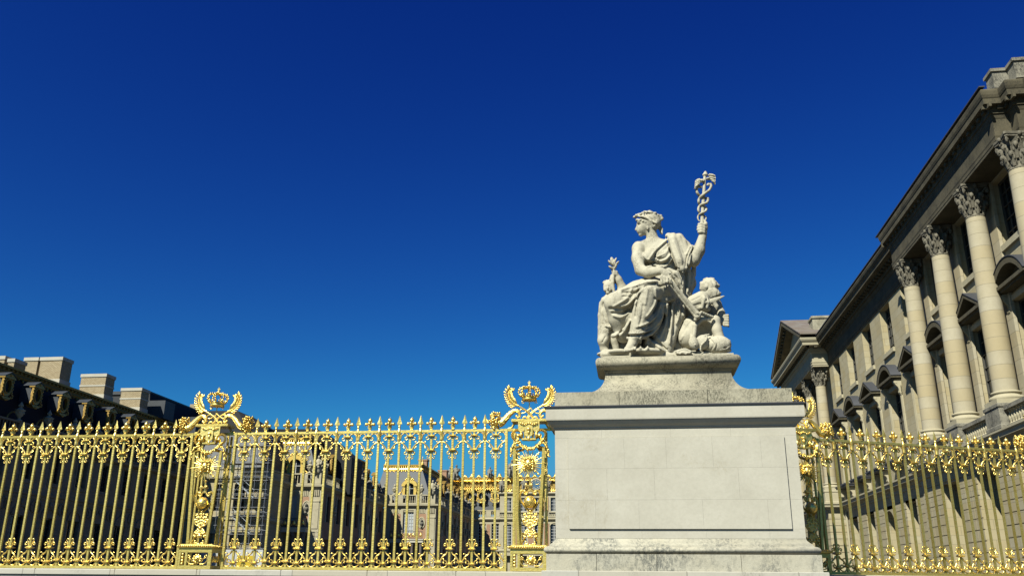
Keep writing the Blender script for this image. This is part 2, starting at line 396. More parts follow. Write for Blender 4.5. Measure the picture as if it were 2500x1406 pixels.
def railing(label, loc, rz, s_spears, s0, s1, gap_l=False, spc=SPC):
    o = thing('gilded_railing', label, 'railing', loc, rz, 'gilded railing panels between the pillars')
    MB().box(s0, s1, -.035, .035, T0-.062, T0).build('top_rail', M_GOLDB, o)
    MB().box(s0, s1, -.04, .04, B0+.008, B0+.075).build('bottom_rail', M_GOLDB, o)
    for s in s_spears:
        put('bar', ME_BAR_S, o, (s, 0, 0)); jit(put('spear_finial', ME_SPEAR, o, (s, 0, 0)), 9, .25); put('bar_collar', ME_COL, o, (s, 0, 0))
    fl = [s_spears[0]-spc/2]+[s+spc/2 for s in s_spears]
    for i, s in enumerate(fl):
        put('bar', ME_BAR_S, o, (s, 0, 0)); put('upper_scroll', ME_LYRE, o, (s, 0, 0)); put('lower_scroll', ME_CREST, o, (s, 0, 0))
        if not ((i == 0 and gap_l) or i == len(fl)-1): jit(put('fleur_de_lis', ME_FLEUR, o, (s, 0, 0)), 7, .25)
    for s, on in ((s0+.03, gap_l), (s1-.03, True)):
        if on: MB().box(s-.03, s+.03, -.045, .045, B0+.002, T0+.003).build('end_post', M_GOLDB, o)
    return o
PC = [-11.02, -2.56]             # centres of the two openwork pillars left of the pedestal
sb = [-9.855+SPC*i for i in range(12)]
railing('gilded railing between the two crowned openwork pillars, buildings showing through', (0, 22, 0), 0, sb, -10.43, -3.13, True)
sa = [-12.165-SPC*i for i in range(13)][::-1]
railing('gilded railing left of both crowned pillars, running out of the left edge', (0, 22, 0), 0, sa, -19.2, -11.60, False)
sr = [.555+.547*i for i in range(12)]
railing('receding gilded railing right of the pedestal, darker in raking light', (RP0.x, RP0.y, -.04), RRZ, sr, -.03, 7.15, True, .547).scale = (RSC, RSC, RSC)
# ================================================================ crowned openwork pillars
def pq(u, v, y):      # survey sketch of the pillar beside the pedestal -> metres about the pillar axis
    X, Y, Zz = at(1180+u/2.78, 900+v/2.78, 22+y)
    return (X-PC[1], y, Zz)
def leafrib(m, pts, w, th=.02, lobes=5, n=5):
    # acanthus leaf: midrib plus alternating curled lobes
    p = bez(pts, n); k = len(p)
    m.tube(p, [w*.30*(1-.7*i/k)+.006 for i in range(k)], 6)
    for j in range(lobes):
        i = int((j+.6)/lobes*(k-2)); a = p[i]; t_ = (p[i+1]-p[i]).normalized(); q = w*(1-.45*j/lobes)
        for s in (-1, 1):
            nrm = Vector((-t_.z*s, 0, t_.x*s))
            tip = a+nrm*q*.75+t_*q*.55
            m.tube([a, a+nrm*q*.35+t_*q*.15+Vector((0, -.015, 0)), a+nrm*q*.62+t_*q*.45, tip+t_*q*.12], [th*1.0, th*1.7, th*1.3, th*.35], 6, flat=.55)
def make_pillar():
    o = thing('gilded_pillar', '-', 'pillar', (PC[1], 22, 0), 0, 'crowned gilded pillars of the railing')
    zb = B0+.005
    # openwork base box
    m = MB(); hx, hy = .44, .30
    for z0, z1 in ((zb, zb+.085), (zb+.40, zb+.50)): m.ringbox(-hx, hx, -hy, hy, [(0, z0), (0, z1)])
    for x in (-hx+.03, -.235, .235+.14, hx-.03):
        for y in (-hy+.03, hy-.03): m.box(x-.028, x+.028, y-.028, y+.028, zb+.086, zb+.399)
    m.build('base_frame', M_GOLDB, o)
    m = MB(); m.ringbox(-hx, hx, -hy, hy, [(.0, zb+.501), (.045, zb+.515), (.05, zb+.54), (.01, zb+.565), (-.02, zb+.60)])
    for i in range(18): m.ball((-hx-.02+i*(2*hx+.04)/17, -hy-.045, zb+.552), .027, 6, 4)
    for i in range(10):
        for s in (-1, 1): m.ball((s*(hx+.045), -hy-.02+i*(2*hy+.04)/9, zb+.552), .027, 6, 4)
    m.build('bead_moulding', M_GOLD, o)
    m = MB(); m.ball((.07, -hy+.02, zb+.245), (.115, .05, .10)); 
    for k in range(10):
        a = 2*math.pi*k/10; m.ball((.07+.10*math.cos(a), -hy, zb+.245+.09*math.sin(a)), (.035, .025, .035), 6, 4)
    m.ball((.07, -hy-.03, zb+.245), .05, 8, 5)
    for s in (-1, 1):
        vol(m, [(.07+s*.08, -hy+.01, zb+.12), (.07+s*.2, -hy+.01, zb+.13), (.07+s*.27, -hy+.01, zb+.22), (.07+s*.24, -hy+.01, zb+.33), (.07+s*.2, -hy+.01, zb+.3)], .014, .022)
        vol(m, [(.07+s*.12, -hy+.01, zb+.16), (.07+s*.17, -hy, zb+.25), (.07+s*.22, -hy, zb+.27)], .012, .02)
    for k in range(4): m.ball((-.335, -hy+.02, zb+.13+k*.075), (.045, .03, .035), 6, 4)
    for k in range(4):
        for s in (-1, 1): m.ball((s*(hx-.02), (k-1.5)*.1, zb+.24), (.03, .045, .09), 6, 4)
    m.build('base_rosette', M_GOLD, o)
    # tapering frame, front and back, and straight back posts
    zt = pq(318, 548, 0)[2]; z0 = zb+.60
    for y in (-.26, .26):
        m = MB()
        for s in (-1, 1):
            xb, xt = s*.245, s*.375
            m.rings([[(xb-.033, y-.03, z0), (xb+.033, y-.03, z0), (xb+.033, y+.03, z0), (xb-.033, y+.03, z0)],
                     [(xt-.033, y-.03, zt), (xt+.033, y-.03, zt), (xt+.033, y+.03, zt), (xt-.033, y+.03, zt)]], smooth=False)
            m.tube([(xt+s*.03, y, zt-.01), (s*.30, y, zt+.02), (s*.21, y, zt+.035), (s*.17, y, zt+.09)], [.034, .034, .034, .03], 4, smooth=False)
        m.build('tapering_frame', M_GOLDB, o)
    m = MB()
    for s in (-1, 1):
        for y in (-.0, .2): m.box(s*.40-.024, s*.40+.024, y-.024, y+.024, z0-.02, T0-.07)
    m.build('side_post', M_GOLDB, o)
    # horizontal rail tying the pillar to the railing, raised cap bar
    m = MB(); m.box(-.60, .60, -.035, .035, T0-.061, T0-.001)
    m.ringbox(-.42, .42, -.2, .2, [(0, T0+.14), (.03, T0+.15), (.03, T0+.21), (0, T0+.22)])
    for s in (-1, 1): m.tube(bez([(s*.56, 0, T0+.005), (s*.47, 0, T0+.03), (s*.42, 0, T0+.11), (s*.38, 0, T0+.14)], 4), .03, 4)
    m.build('cap_bar', M_GOLDB, o)
    # sun face
    m = MB(); sx, sy, sz = 0.0, -.30, pq(318, 645, -.3)[2]
    m.ball((sx, sy, sz), (.105, .10, .135), 14, 10); m.ball((sx, sy-.10, sz-.005), (.018, .03, .045), 8, 6)
    m.ball((sx, sy-.085, sz-.062), (.035, .02, .012), 8, 4)
    for s in (-1, 1):
        m.ball((s*.042, sy-.085, sz+.028), (.022, .012, .012), 6, 4); m.ball((s*.05, sy-.07, sz-.03), (.03, .03, .03), 8, 6)
        for k in range(5): m.ball((s*(.10+.012*(k % 2)), sy-.01, sz+.12-.06*k), (.04, .05, .04), 6, 4)
    for k in range(5): m.ball(((k-2)*.045, sy-.03, sz+.14-.01*abs(k-2)), (.035, .05, .035), 6, 4)
    m.build('sun_face', M_GOLD, o)
    m = MB(); rnd = random.Random(3)
    for k in range(32):
        a = 2*math.pi*k/32+.05; L = (.36, .24, .30, .22)[k % 4]*(1.0 if abs(math.sin(a)) < .8 else .92)
        d = Vector((math.cos(a), 0, math.sin(a))); p0 = Vector((sx, sy+.02, sz))
        m.tube([p0+d*.1, p0+d*(.1+L*.5)+Vector((0, -.01, 0)), p0+d*(.08+L)], [.026 if k % 2 else .018, .017, .006], 5)
    for a in (45, 135, -45, -135):
        d = Vector((math.cos(R(a)), 0, math.sin(R(a)))); p0 = Vector((sx, sy+.01, sz))
        leafrib(m, [p0+d*.12, p0+d*.2, p0+d*.30], .05, .014, 2, 3); m.ball(p0+d*.345, (.03, .02, .03), 6, 4)
    m.build('sun_rays', M_GOLD, o)
    # pendant ornament in the frame: knob, leaves, heart scroll, ball, acanthus
    y = -.24
    m = MB(); m.ball(pq(318, 745, y), .035); m.tube([pq(318, 755, y), pq(318, 830, y)], [.025, .03], 8)
    zc = pq(318, 795, y)[2]; m.ringbox(-.035, .035, y-.03, y+.03, [(0, zc-.02), (.05, zc-.01), (.055, zc+.02), (0, zc+.03)])
    for s in (-1, 1):
        m.ball((s*.07, y, zc+.035), .035, 8, 5); m.ball((s*.065, y, zc-.05), .032, 8, 5)
        vol(m, [pq(318+s*8, 820, y), pq(318+s*25, 850, y), pq(318+s*42, 845, y), pq(318+s*40, 826, y), pq(318+s*30, 832, y)], .02, .026)
    m.build('fleuron', M_GOLD, o)
    m = MB()
    for s in (-1, 1):
        p = bez([pq(318+s*6, 965, y), pq(318+s*30, 940, y), pq(318+s*62, 895, y), pq(318+s*70, 855, y), pq(318+s*52, 825, y), pq(318+s*32, 835, y), pq(318+s*36, 858, y)], 6)
        m.tube(p, [.026]*len(p), 4, smooth=False)
    m.build('heart_scroll', M_GOLDB, o)
    m = MB(); m.ball(pq(316, 902, y-.03), .152, 20, 14)
    c0 = Vector(pq(316, 902, y-.03))
    for a, e in ((-35, 25), (0, 25), (35, 25), (-18, 0), (18, 0), (0, -25), (50, -5), (-50, -5)):
        d = Vector((math.sin(R(a))*math.cos(R(e)), -math.cos(R(a))*math.cos(R(e)), math.sin(R(e)))); m.ball(c0+d*.153, .016, 6, 4)
    m.build('orb', M_GOLD, o)
    m = MB()
    for s in (-1, 1):
        leafrib(m, [pq(318+s*4, 1075, y), pq(318+s*26, 1040, y), pq(318+s*30, 1000, y), pq(318+s*46, 975, y)], .075, .022, 4)
        leafrib(m, [pq(318+s*4, 1060, y), pq(318+s*10, 1010, y), pq(318+s*8, 965, y)], .06, .02, 4)
        vol(m, [pq(318+s*14, 1070, y), pq(318+s*44, 1050, y), pq(318+s*50, 1020, y), pq(318+s*38, 1022, y)], .018, .026)
        leafrib(m, [pq(318+s*6, 1090, y), pq(318+s*28, 1115, y), pq(318+s*44, 1150, y)], .07, .022, 4)
        leafrib(m, [pq(318+s*4, 1095, y), pq(318+s*6, 1125, y), pq(318+s*16, 1155, y)], .05, .018, 3)
        vol(m, [pq(318+s*4, 1200, y), pq(318+s*20, 1185, y), pq(318+s*36, 1190, y), pq(318+s*30, 1172, y)], .018, .024)
    m.ball(pq(318, 1080, y-.02), .045); m.ball(pq(318, 1135, y-.01), (.045, .03, .05))
    m.tube([pq(318, 1060, y), pq(318, 950, y)], .022, 6); m.ball(pq(318, 1195, y-.02), (.05, .03, .03))
    for k in range(3): m.ball(pq(318, 1000-k*18, y-.03), (.02, .02, .04), 6, 4)
    m.build('acanthus_vase', M_GOLD, o)
    m = MB()
    for s in (-1, 1):
        p = bez([pq(318+s*52, 1110, y+.03), pq(318+s*40, 1150, y+.03), pq(318+s*56, 1180, y+.03), pq(318+s*50, 1205, y+.03), pq(318+s*20, 1207, y+.03)], 5)
        m.tube(p, [.024]*len(p), 4, smooth=False)
    m.build('lower_scroll', M_GOLDB, o)
    # garland and hanging drops
    m = MB(); rnd = random.Random(5)
    gp = bez([pq(232, 478, -.28), pq(262, 520, -.33), pq(316, 545, -.36), pq(372, 520, -.33), pq(402, 475, -.28)], 7)
    for i, p in enumerate(gp):
        big = .048 if abs(i-len(gp)/2) < 2 else .034
        for k in range(3): m.ball(p+Vector((rnd.uniform(-.03, .03), rnd.uniform(-.03, .02), rnd.uniform(-.03, .03))), big*rnd.uniform(.6, 1), 6, 5)
    for s, pts in ((-1, [(225, 500), (203, 520), (192, 555), (188, 590)]), (1, [(405, 490), (428, 520), (440, 555), (446, 590)])):
        dp = bez([pq(u, v, -.28) for u, v in pts], 4)
        for p in dp:
            for k in range(2): m.ball(p+Vector((rnd.uniform(-.02, .02), rnd.uniform(-.02, .02), rnd.uniform(-.02, .02))), .03*rnd.uniform(.7, 1.1), 6, 5)
        m.tube([dp[-1], dp[-1]+Vector((0, 0, -.05))], [.014, .003], 5)
    m.build('garland', M_GOLD, o)
    # C scrolls and lambrequin
    for s in (-1, 1):
        m = MB(); cx = s*.30; cz = pq(318, 458, 0)[2]
        p = [Vector((cx+s*r_*math.cos(a), -.22, cz+r_*math.sin(a))) for r_, a in [(.125-.0*k, R(200-k*26)) for k in range(-1, 12)]]
        p.append(Vector((cx-s*.04, -.22, cz-.04))); m.tube(p, [.034]*len(p), 4, smooth=False, flat=1.3)
        m.ball((cx-s*.03, -.25, cz-.02), .055, 10, 6); m.ball((cx-s*.10, -.24, cz+.08), .035, 8, 5)
        m.build('side_volute', M_GOLD, o)
    m = MB()
    for s in (-1, 1): m.tube([(s*.12, -.22, pq(318, 455, 0)[2]+.12), (s*.09, -.22, pq(318, 478, 0)[2]), (s*.06, -.22, pq(318, 488, 0)[2])], .03, 6)
    zc = pq(318, 487, 0)[2]; m.ringbox(-.15, .15, -.25, -.15, [(0, zc-.03), (.03, zc-.02), (.03, zc+.015), (0, zc+.03)])
    m.build('cross_bar', M_GOLDB, o)
    m = MB(); zl = T0+.135
    def tongue(x0, x1, z1, y):
        w = (x1-x0)/2; c = (x0+x1)/2; pts = [(x0, zl), (x1, zl)]+[(c+w*math.cos(a), z1+w*.8+w*.8*-math.sin(-a)*-1) for a in [R(-k*18) for k in range(11)]]
        m.prism([(x0, zl), (x0, z1+w*.8)]+[(c-w*math.cos(R(k*18)), z1+w*.8-w*.8*math.sin(R(k*18))) for k in range(1, 10)]+[(x1, z1+w*.8), (x1, zl)], 1, y, y+.03)
    tongue(-.10, .10, T0-.25, -.29); tongue(-.27, -.105, T0-.12, -.27); tongue(.105, .27, T0-.12, -.27)
    m.prism([(-.105, zl), (.105, zl), (.105, T0), (-.105, T0)], 1, -.26, -.24)
    for x, z in ((0, T0-.30), (-.19, T0-.20), (.19, T0-.20)): m.lathe([(.02, .06), (.035, .04), (.03, 0), (.042, -.05), (.01, -.06)][::-1], 8, (x, -.27, z))
    for k in range(9): m.ball(((k-4)*.05, -.30, T0+.07+.02*math.cos(k*1.5)), (.03, .02, .025), 6, 4)
    m.ball((0, -.31, T0-.06), (.05, .03, .04)); m.ball((0, -.30, T0-.14), (.03, .02, .05))
    m.build('lambrequin', M_GOLD, o)
    # cornucopias
    for s in (-1, 1):
        m = MB(); cz = T0+.33
        pts = [(s*.27, 0, cz-.02), (s*.30, 0, cz+.05), (s*.37, 0, cz+.05), (s*.415, 0, cz-.02), (s*.37, 0, cz-.085), (s*.29, 0, cz-.075)]
        p = bez([(s*.34, -.06, cz-.02), (s*.30, -.06, cz-.06), (s*.26, -.05, cz-.01), (s*.29, -.04, cz+.09), (s*.38, -.02, cz+.13), (s*.50, 0, cz+.07), (s*.62, 0, cz-.06), (s*.72, 0, cz-.17), (s*.80, 0, cz-.20)], 5)
        k = len(p); m.tube(p, [.02+.085*(i/k)**1.2 for i in range(k)], 10); m.ball(p[0], .03)
        for q in range(4):
            m.tube([v_+Vector((.02*math.cos(q*1.57+i*.25)*(i/k)*4, -.02-.085*(i/k)*.6, .02*math.sin(q*1.57+i*.25)*(i/k)*3)) for i, v_ in enumerate(p)], [.012]*k, 4)
        m.build('cornucopia', M_GOLD, o)
        m = MB(); rnd = random.Random(11)
        for q in range(120):
            d = Vector((rnd.gauss(0, 1), rnd.gauss(0, 1), rnd.gauss(0, 1))).normalized()*.20*rnd.uniform(.5, 1.05)
            m.ball(Vector((s*.90, 0, cz-.10))+Vector((d.x*.95, d.y*.8, d.z*1.1)), rnd.uniform(.02, .040), 6, 5)
        for q in range(8): m.ball((s*(.84+.02*q), -.02, cz-.27+.01*rnd.random()), (.03, .03, .045), 6, 4)
        m.build('fruit_bunch', M_GOLD, o)
    # crossed palms with loops
    for s in (-1, 1):
        m = MB()
        p = bez([pq(318-s*26, 335, s*.02), pq(318+s*4, 300, s*.02), pq(318+s*40, 274, s*.02), pq(318+s*84, 250, s*.02)], 5); m.tube(p, [.02]*len(p), 6)
        pp = bez([pq(318+s*78, 252, s*.02), pq(318+s*112, 235, s*.02), pq(318+s*136, 205, s*.02), pq(318+s*146, 165, s*.02), pq(318+s*132, 136, s*.02)], 6)
        m.tube(pp, [.035*(1-.6*i/len(pp)) for i in range(len(pp))], 6)
        for j in range(2, len(pp)-1, 2):
            a_, t_ = pp[j], (pp[j+1]-pp[j]).normalized(); L = .15*(1-.35*j/len(pp))
            for w_ in (-1, 1):
                d = (t_*.75+Vector((-t_.z*w_, -.25, t_.x*w_))*.8).normalized(); q_ = d.to_track_quat('Z', 'Y').to_matrix()
                m.ball(a_+d*L*.62, (.034, .022, L*.62), 6, 5, q_); m.ball(a_+d*L*1.15, (.022, .018, .026), 6, 4)
        m.ball(pp[-1]+Vector((-s*.03, 0, .0)), (.05, .03, .035), 8, 5)
        m.build('palm_branch', M_GOLD, o)
        m = MB(); p = bez([pq(318-s*8, 262, 0), pq(318+s*20, 285, 0), pq(318+s*45, 300, 0), pq(318+s*68, 298, 0), pq(318+s*66, 278, 0), pq(318+s*40, 278, 0), pq(318+s*5, 312, 0), pq(318-s*28, 345, 0)], 5)
        m.tube(p, [.016]*len(p), 6)
        vol(m, [pq(318+s*10, 345, -.02), pq(318+s*30, 325, -.04), pq(318+s*48, 330, -.04), pq(318+s*44, 345, -.04)], .022, .03)
        m.build('ribbon_loop', M_GOLD, o)
    # crown
    cr = pq(312, 205, 0); cx, cz = cr[0], cr[2]
    m = MB(); m.lathe([(.17, -.045), (.19, -.04), (.195, -.02), (.185, 0), (.19, .03), (.205, .045), (.20, .06), (.175, .06)], 24, (cx, 0, cz))
    m.lathe([(.10, -.06), (.15, -.05), (.165, -.045)], 24, (cx, 0, cz)); m.build('crown_band', M_GOLD, o)
    m = MB(); zt_ = pq(312, 128, 0)[2]
    for k in range(8):
        a = 2*math.pi*k/8+.2; ca, sa = math.cos(a), math.sin(a)
        p = bez([(cx+.19*ca, .19*sa, cz+.05), (cx+.265*ca, .265*sa, cz+.16), (cx+.22*ca, .22*sa, cz+.27), (cx+.10*ca, .10*sa, cz+.285), (cx, 0, zt_)], 4)
        m.tube(p, [.014]*len(p), 5)
        for j in range(2, len(p)-1, 2): m.ball(p[j]+Vector((ca*.015, sa*.015, .01)), .026, 6, 4)
        m.ball((cx+.225*ca, .225*sa, cz+.09), (.035, .035, .045), 6, 5)
        a += math.pi/8; m.ball((cx+.21*math.cos(a), .21*math.sin(a), cz+.085), (.022, .022, .03), 6, 4)
    m.build('crown_arches', M_GOLD, o)
    m = MB(); m.ball((cx, 0, zt_+.045), (.05, .05, .045)); m.ball((cx, 0, zt_+.10), .022)
    m.box(cx-.012, cx+.012, -.012, .012, zt_+.08, zt_+.18); m.box(cx-.04, cx+.04, -.011, .011, zt_+.12, zt_+.142)
    m.build('crown_cross', M_GOLD, o)
    m = MB()
    for s in (-1, 1): vol(m, [(cx+s*.12, 0, cz-.05), (cx+s*.15, 0, cz-.10), (cx+s*.19, 0, cz-.09), (cx+s*.18, 0, cz-.06)], .012, .018)
    m.tube([(cx, 0, cz-.05), (cx, 0, T0+.2)], .014, 5)
    m.build('crown_stem', M_GOLD, o)
    return o
pil = make_pillar()
pil['label'] = 'crowned gilded openwork pillar touching the left side of the stone pedestal'
c_ = copy_tree(pil); c_.location = (PC[0], 22, 0); c_['label'] = 'crowned gilded openwork pillar at left, railings on both sides of it'
def on_r(s): return (RP0.x+s*RSC*math.sin(AZ), RP0.y+s*RSC*math.cos(AZ), -.04)
c_ = copy_tree(pil); c_.location = on_r(-.56); c_.rotation_euler = (0, 0, RRZ); c_.scale = (RSC, RSC, RSC); c_['label'] = 'gilded openwork pillar half hidden behind the right side of the pedestal'
c_ = copy_tree(pil); c_.location = on_r(7.68); c_.rotation_euler = (0, 0, RRZ); c_.scale = (RSC, RSC, RSC); c_['label'] = 'gilded openwork pillar cut off by the right edge of the photo'
# ================================================================ sculpture: implicit surfaces meshed with surface nets
YS = 22.30
def affine_uv():
    p0 = np.array(at(1420, 400, YS)); pu = np.array(at(1820, 400, YS)); pv = np.array(at(1420, 880, YS)); 
    pc = np.array(at(1620, 640, YS)); ex = (np.array(at(1820, 640, YS))-np.array(at(1420, 640, YS)))/1172.0
    ev = (np.array(at(1620, 880, YS))-np.array(at(1620, 400, YS)))/1406.0
    return pc, ex, ev
_pc, _ex, _ev = affine_uv()
KD = abs(_ex[0])                      # metres per sketch unit
SL = .285                             # rise of the sight line per metre: an outline nearer the viewer stands lower
def P3(u, v, d=0): return (u, v-SL*d, d)    # sketch outline point (u right, v down, d depth) -> sculpture units
class Sculpt:
    def __init__(s, u0, u1, v0, v1, d0, d1, h=5.5):
        s.h = h; s.o = np.array([u0, v0, d0], float)
        s.n = [int((b-a)/h)+1 for a, b in ((u0, u1), (v0, v1), (d0, d1))]
        s.ax = [s.o[i]+h*np.arange(s.n[i]) for i in range(3)]
        s.f = np.full(s.n, 40.0, np.float32)
    def sub(s, lo, hi, m):
        sl = []
        for i in range(3):
            a = max(0, int((lo[i]-m-s.o[i])/s.h)); b = min(s.n[i], int((hi[i]+m-s.o[i])/s.h)+2)
            if a >= b: return None, None
            sl.append(slice(a, b))
        g = np.meshgrid(*[s.ax[i][sl[i]] for i in range(3)], indexing='ij')
        return tuple(sl), g
    def comb(s, sl, d, k, cut=False):
        a = s.f[sl]
        if cut: a_, d_ = -a, d; h = np.clip(.5+.5*(d_-a_)/k, 0, 1); r = -(d_*(1-h)+a_*h-k*h*(1-h))
        else: h = np.clip(.5+.5*(d-a)/k, 0, 1); r = d*(1-h)+a*h-k*h*(1-h)
        s.f[sl] = r
    def cap(s, a, b, ra, rb=None, k=10, cut=False, fl=(1, 1, 1)):
        rb = ra if rb is None else rb
        a = np.array(P3(*a), float); b = np.array(P3(*b), float); R_ = max(ra, rb)
        sl, g = s.sub(np.minimum(a, b)-R_, np.maximum(a, b)+R_, 45)
        if sl is None: return
        ab = b-a; L = max(float(ab@ab), 1e-6)
        t = np.clip(sum((g[i]-a[i])*ab[i] for i in range(3))/L, 0, 1)
        q = np.sqrt(sum(((g[i]-a[i]-t*ab[i])/fl[i])**2 for i in range(3)))
        s.comb(sl, q-(ra+(rb-ra)*t), k, cut)
    def chain(s, pts, rs, k=8, cut=False, fl=(1, 1, 1)):
        if not hasattr(rs, '__len__'): rs = [rs]*len(pts)
        for i in range(len(pts)-1): s.cap(pts[i], pts[i+1], rs[i], rs[i+1], k, cut, fl)
    def ell(s, c, r, k=10, rot=0, cut=False, tilt=0):
        c = np.array(P3(*c), float); R_ = max(r)
        sl, g = s.sub(c-R_, c+R_, 45)
        if sl is None: return
        x, y, z = g[0]-c[0], g[1]-c[1], g[2]-c[2]
        if rot: a = R(rot); x, y = x*math.cos(a)+y*math.sin(a), -x*math.sin(a)+y*math.cos(a)
        if tilt: a = R(tilt); y, z = y*math.cos(a)+z*math.sin(a), -y*math.sin(a)+z*math.cos(a)
        k0 = np.sqrt((x/r[0])**2+(y/r[1])**2+(z/r[2])**2)+1e-6
        k1 = np.sqrt((x/r[0]**2)**2+(y/r[1]**2)**2+(z/r[2]**2)**2)+1e-9
        s.comb(sl, k0*(k0-1)/k1, k, cut)
    def folds(s, strokes, box=None):
        # cloth ridges (+) and grooves (-) drawn as strokes, raised through the depth of the cloth
        U, V, D = np.meshgrid(*s.ax, indexing='ij')
        Vi = V+SL*D
        H = np.zeros_like(s.f)
        U2 = U[:, :, 0]
        for amp, w, pts in strokes:
            p = bez([(a, 0, b) for a, b in pts], 5); p = [(q.x, q.z) for q in p]
            lo = (min(q[0] for q in p)-3*w, min(q[1] for q in p)-3*w); hi = (max(q[0] for q in p)+3*w, max(q[1] for q in p)+3*w)
            iu = slice(max(0, int((lo[0]-s.o[0])/s.h)), max(0, int((hi[0]-s.o[0])/s.h)+2))
            uu = U[iu]; vv = Vi[iu]
            if uu.size == 0: continue
            best = np.full(uu.shape, 1e9, np.float32)
            for (ax_, ay_), (bx_, by_) in zip(p, p[1:]):
                ex, ey = bx_-ax_, by_-ay_; L = ex*ex+ey*ey+1e-6
                t = np.clip(((uu-ax_)*ex+(vv-ay_)*ey)/L, 0, 1)
                best = np.minimum(best, (uu-ax_-t*ex)**2+(vv-ay_-t*ey)**2)
            H[iu] += amp*np.exp(-best/(w*w))
        s.f -= np.clip(H*1.35, -19, 15)
    def mesh(s, name, mat, parent, ref):
        f = s.f; n0, n1, n2 = f.shape; neg = f < 0
        # pad so the surface closes
        f = f.copy(); f[0] = f[-1] = 5; f[:, 0] = 5; f[:, -1] = 5; f[:, :, 0] = 5; f[:, :, -1] = 5; neg = f < 0
        acc = np.zeros((n0-1, n1-1, n2-1, 3), np.float32); cnt = np.zeros((n0-1, n1-1, n2-1), np.float32)
        for axis in range(3):
            A = [slice(0, -1)]*3
            for b in (0, 1):
                for c in (0, 1):
                    oth = [i for i in range(3) if i != axis]
                    sa = [None]*3; sb = [None]*3
                    sa[axis] = slice(0, f.shape[axis]-1); sb[axis] = slice(1, f.shape[axis])
                    for o_, bb in zip(oth, (b, c)):
                        sa[o_] = sb[o_] = slice(bb, f.shape[o_]-1+bb)
                    fa = f[tuple(sa)]; fb = f[tuple(sb)]; cr = (fa < 0) != (fb < 0)
                    t = np.where(cr, fa/np.where(cr, fa-fb, 1), 0)
                    acc[..., axis] += np.where(cr, t, 0); acc[..., oth[0]] += np.where(cr, b, 0); acc[..., oth[1]] += np.where(cr, c, 0)
                    cnt += cr
        m = cnt > 0; idx = -np.ones(m.shape, np.int64); idx[m] = np.arange(m.sum())
        ii = np.argwhere(m); pos = (ii+acc[m]/cnt[m][:, None])*s.h+s.o
        faces = []
        for axis in range(3):
            o1, o2 = [i for i in range(3) if i != axis]
            sa = [slice(1, -1)]*3; sb = [slice(1, -1)]*3
            sa[axis] = slice(0, f.shape[axis]-1); sb[axis] = slice(1, f.shape[axis])
            na = neg[tuple(sa)]; nb = neg[tuple(sb)]
            for sign, cond in ((0, na & ~nb), (1, ~na & nb)):
                e = np.argwhere(cond)
                if not len(e): continue
                e = e+1; e[:, axis] -= 1
                def gi(d1, d2):
                    q = e.copy(); q[:, o1] -= d1; q[:, o2] -= d2
                    return idx[q[:, 0], q[:, 1], q[:, 2]]
                quad = np.stack([gi(1, 1), gi(0, 1), gi(0, 0), gi(1, 0)], 1)
                if (axis == 1) ^ (sign == 1): quad = quad[:, ::-1]
                faces.append(quad)
        faces = np.concatenate(faces)
        # sculpture units -> metres (v grows downwards, so the winding flips)
        w = np.empty_like(pos)
        w[:, 0] = _pc[0]+(pos[:, 0]-586)*_ex[0]+(pos[:, 1]-703)*_ev[0]
        w[:, 2] = _pc[2]+(pos[:, 1]-703)*_ev[2]+(pos[:, 0]-586)*_ex[2]
        w[:, 1] = YS+pos[:, 2]*KD
        w -= np.array(ref); faces = faces[:, ::-1]
        # axes (u, v down, d away): left-handed vs (X, Z up, Y away); fix orientation by volume
        a, b, c = w[faces[:, 0]], w[faces[:, 1]], w[faces[:, 2]]
        if np.sum(np.einsum('ij,ij->i', a, np.cross(b, c))) < 0: faces = faces[:, ::-1]
        me = bpy.data.meshes.new(name); me.from_pydata(w.tolist(), [], faces.tolist())
        me.polygons.foreach_set('use_smooth', [True]*len(faces)); me.materials.append(mat); me.update()
        o = bpy.data.objects.new(name, me); COL.objects.link(o); o.parent = parent
        return o
def W3(u, v, d=0):     # sculpture point -> world metres
    u, v, d = P3(u, v, d)
    return Vector((_pc[0]+(u-586)*_ex[0]+(v-703)*_ev[0], YS+d*KD, _pc[2]+(v-703)*_ev[2]+(u-586)*_ex[2]))
SREF = (.97, 22.3, 6.985)
grp = thing('stone_statue_group', 'weathered stone group of a seated draped woman raising a winged staff between two children', 'statue', SREF)
# ---------------------------------------------------------------- the seated woman (body and dress in one block)
s = Sculpt(110, 960, 300, 1450, -310, 300)
# torso
s.ell((545, 655, 10), (105, 110, 80), 20); s.ell((452, 712, 25), (42, 60, 50), 14); s.ell((652, 715, 15), (50, 85, 55), 16); s.ell((540, 590, 15), (130, 50, 62), 25); s.ell((580, 760, 20), (88, 80, 78), 25)
s.ell((482, 668, -52), (50, 44, 42), 18); s.ell((604, 672, -48), (50, 46, 42), 18)
s.ell((405, 605, 0), (46, 50, 48), 18); s.ell((690, 575, 20), (52, 48, 52), 18)
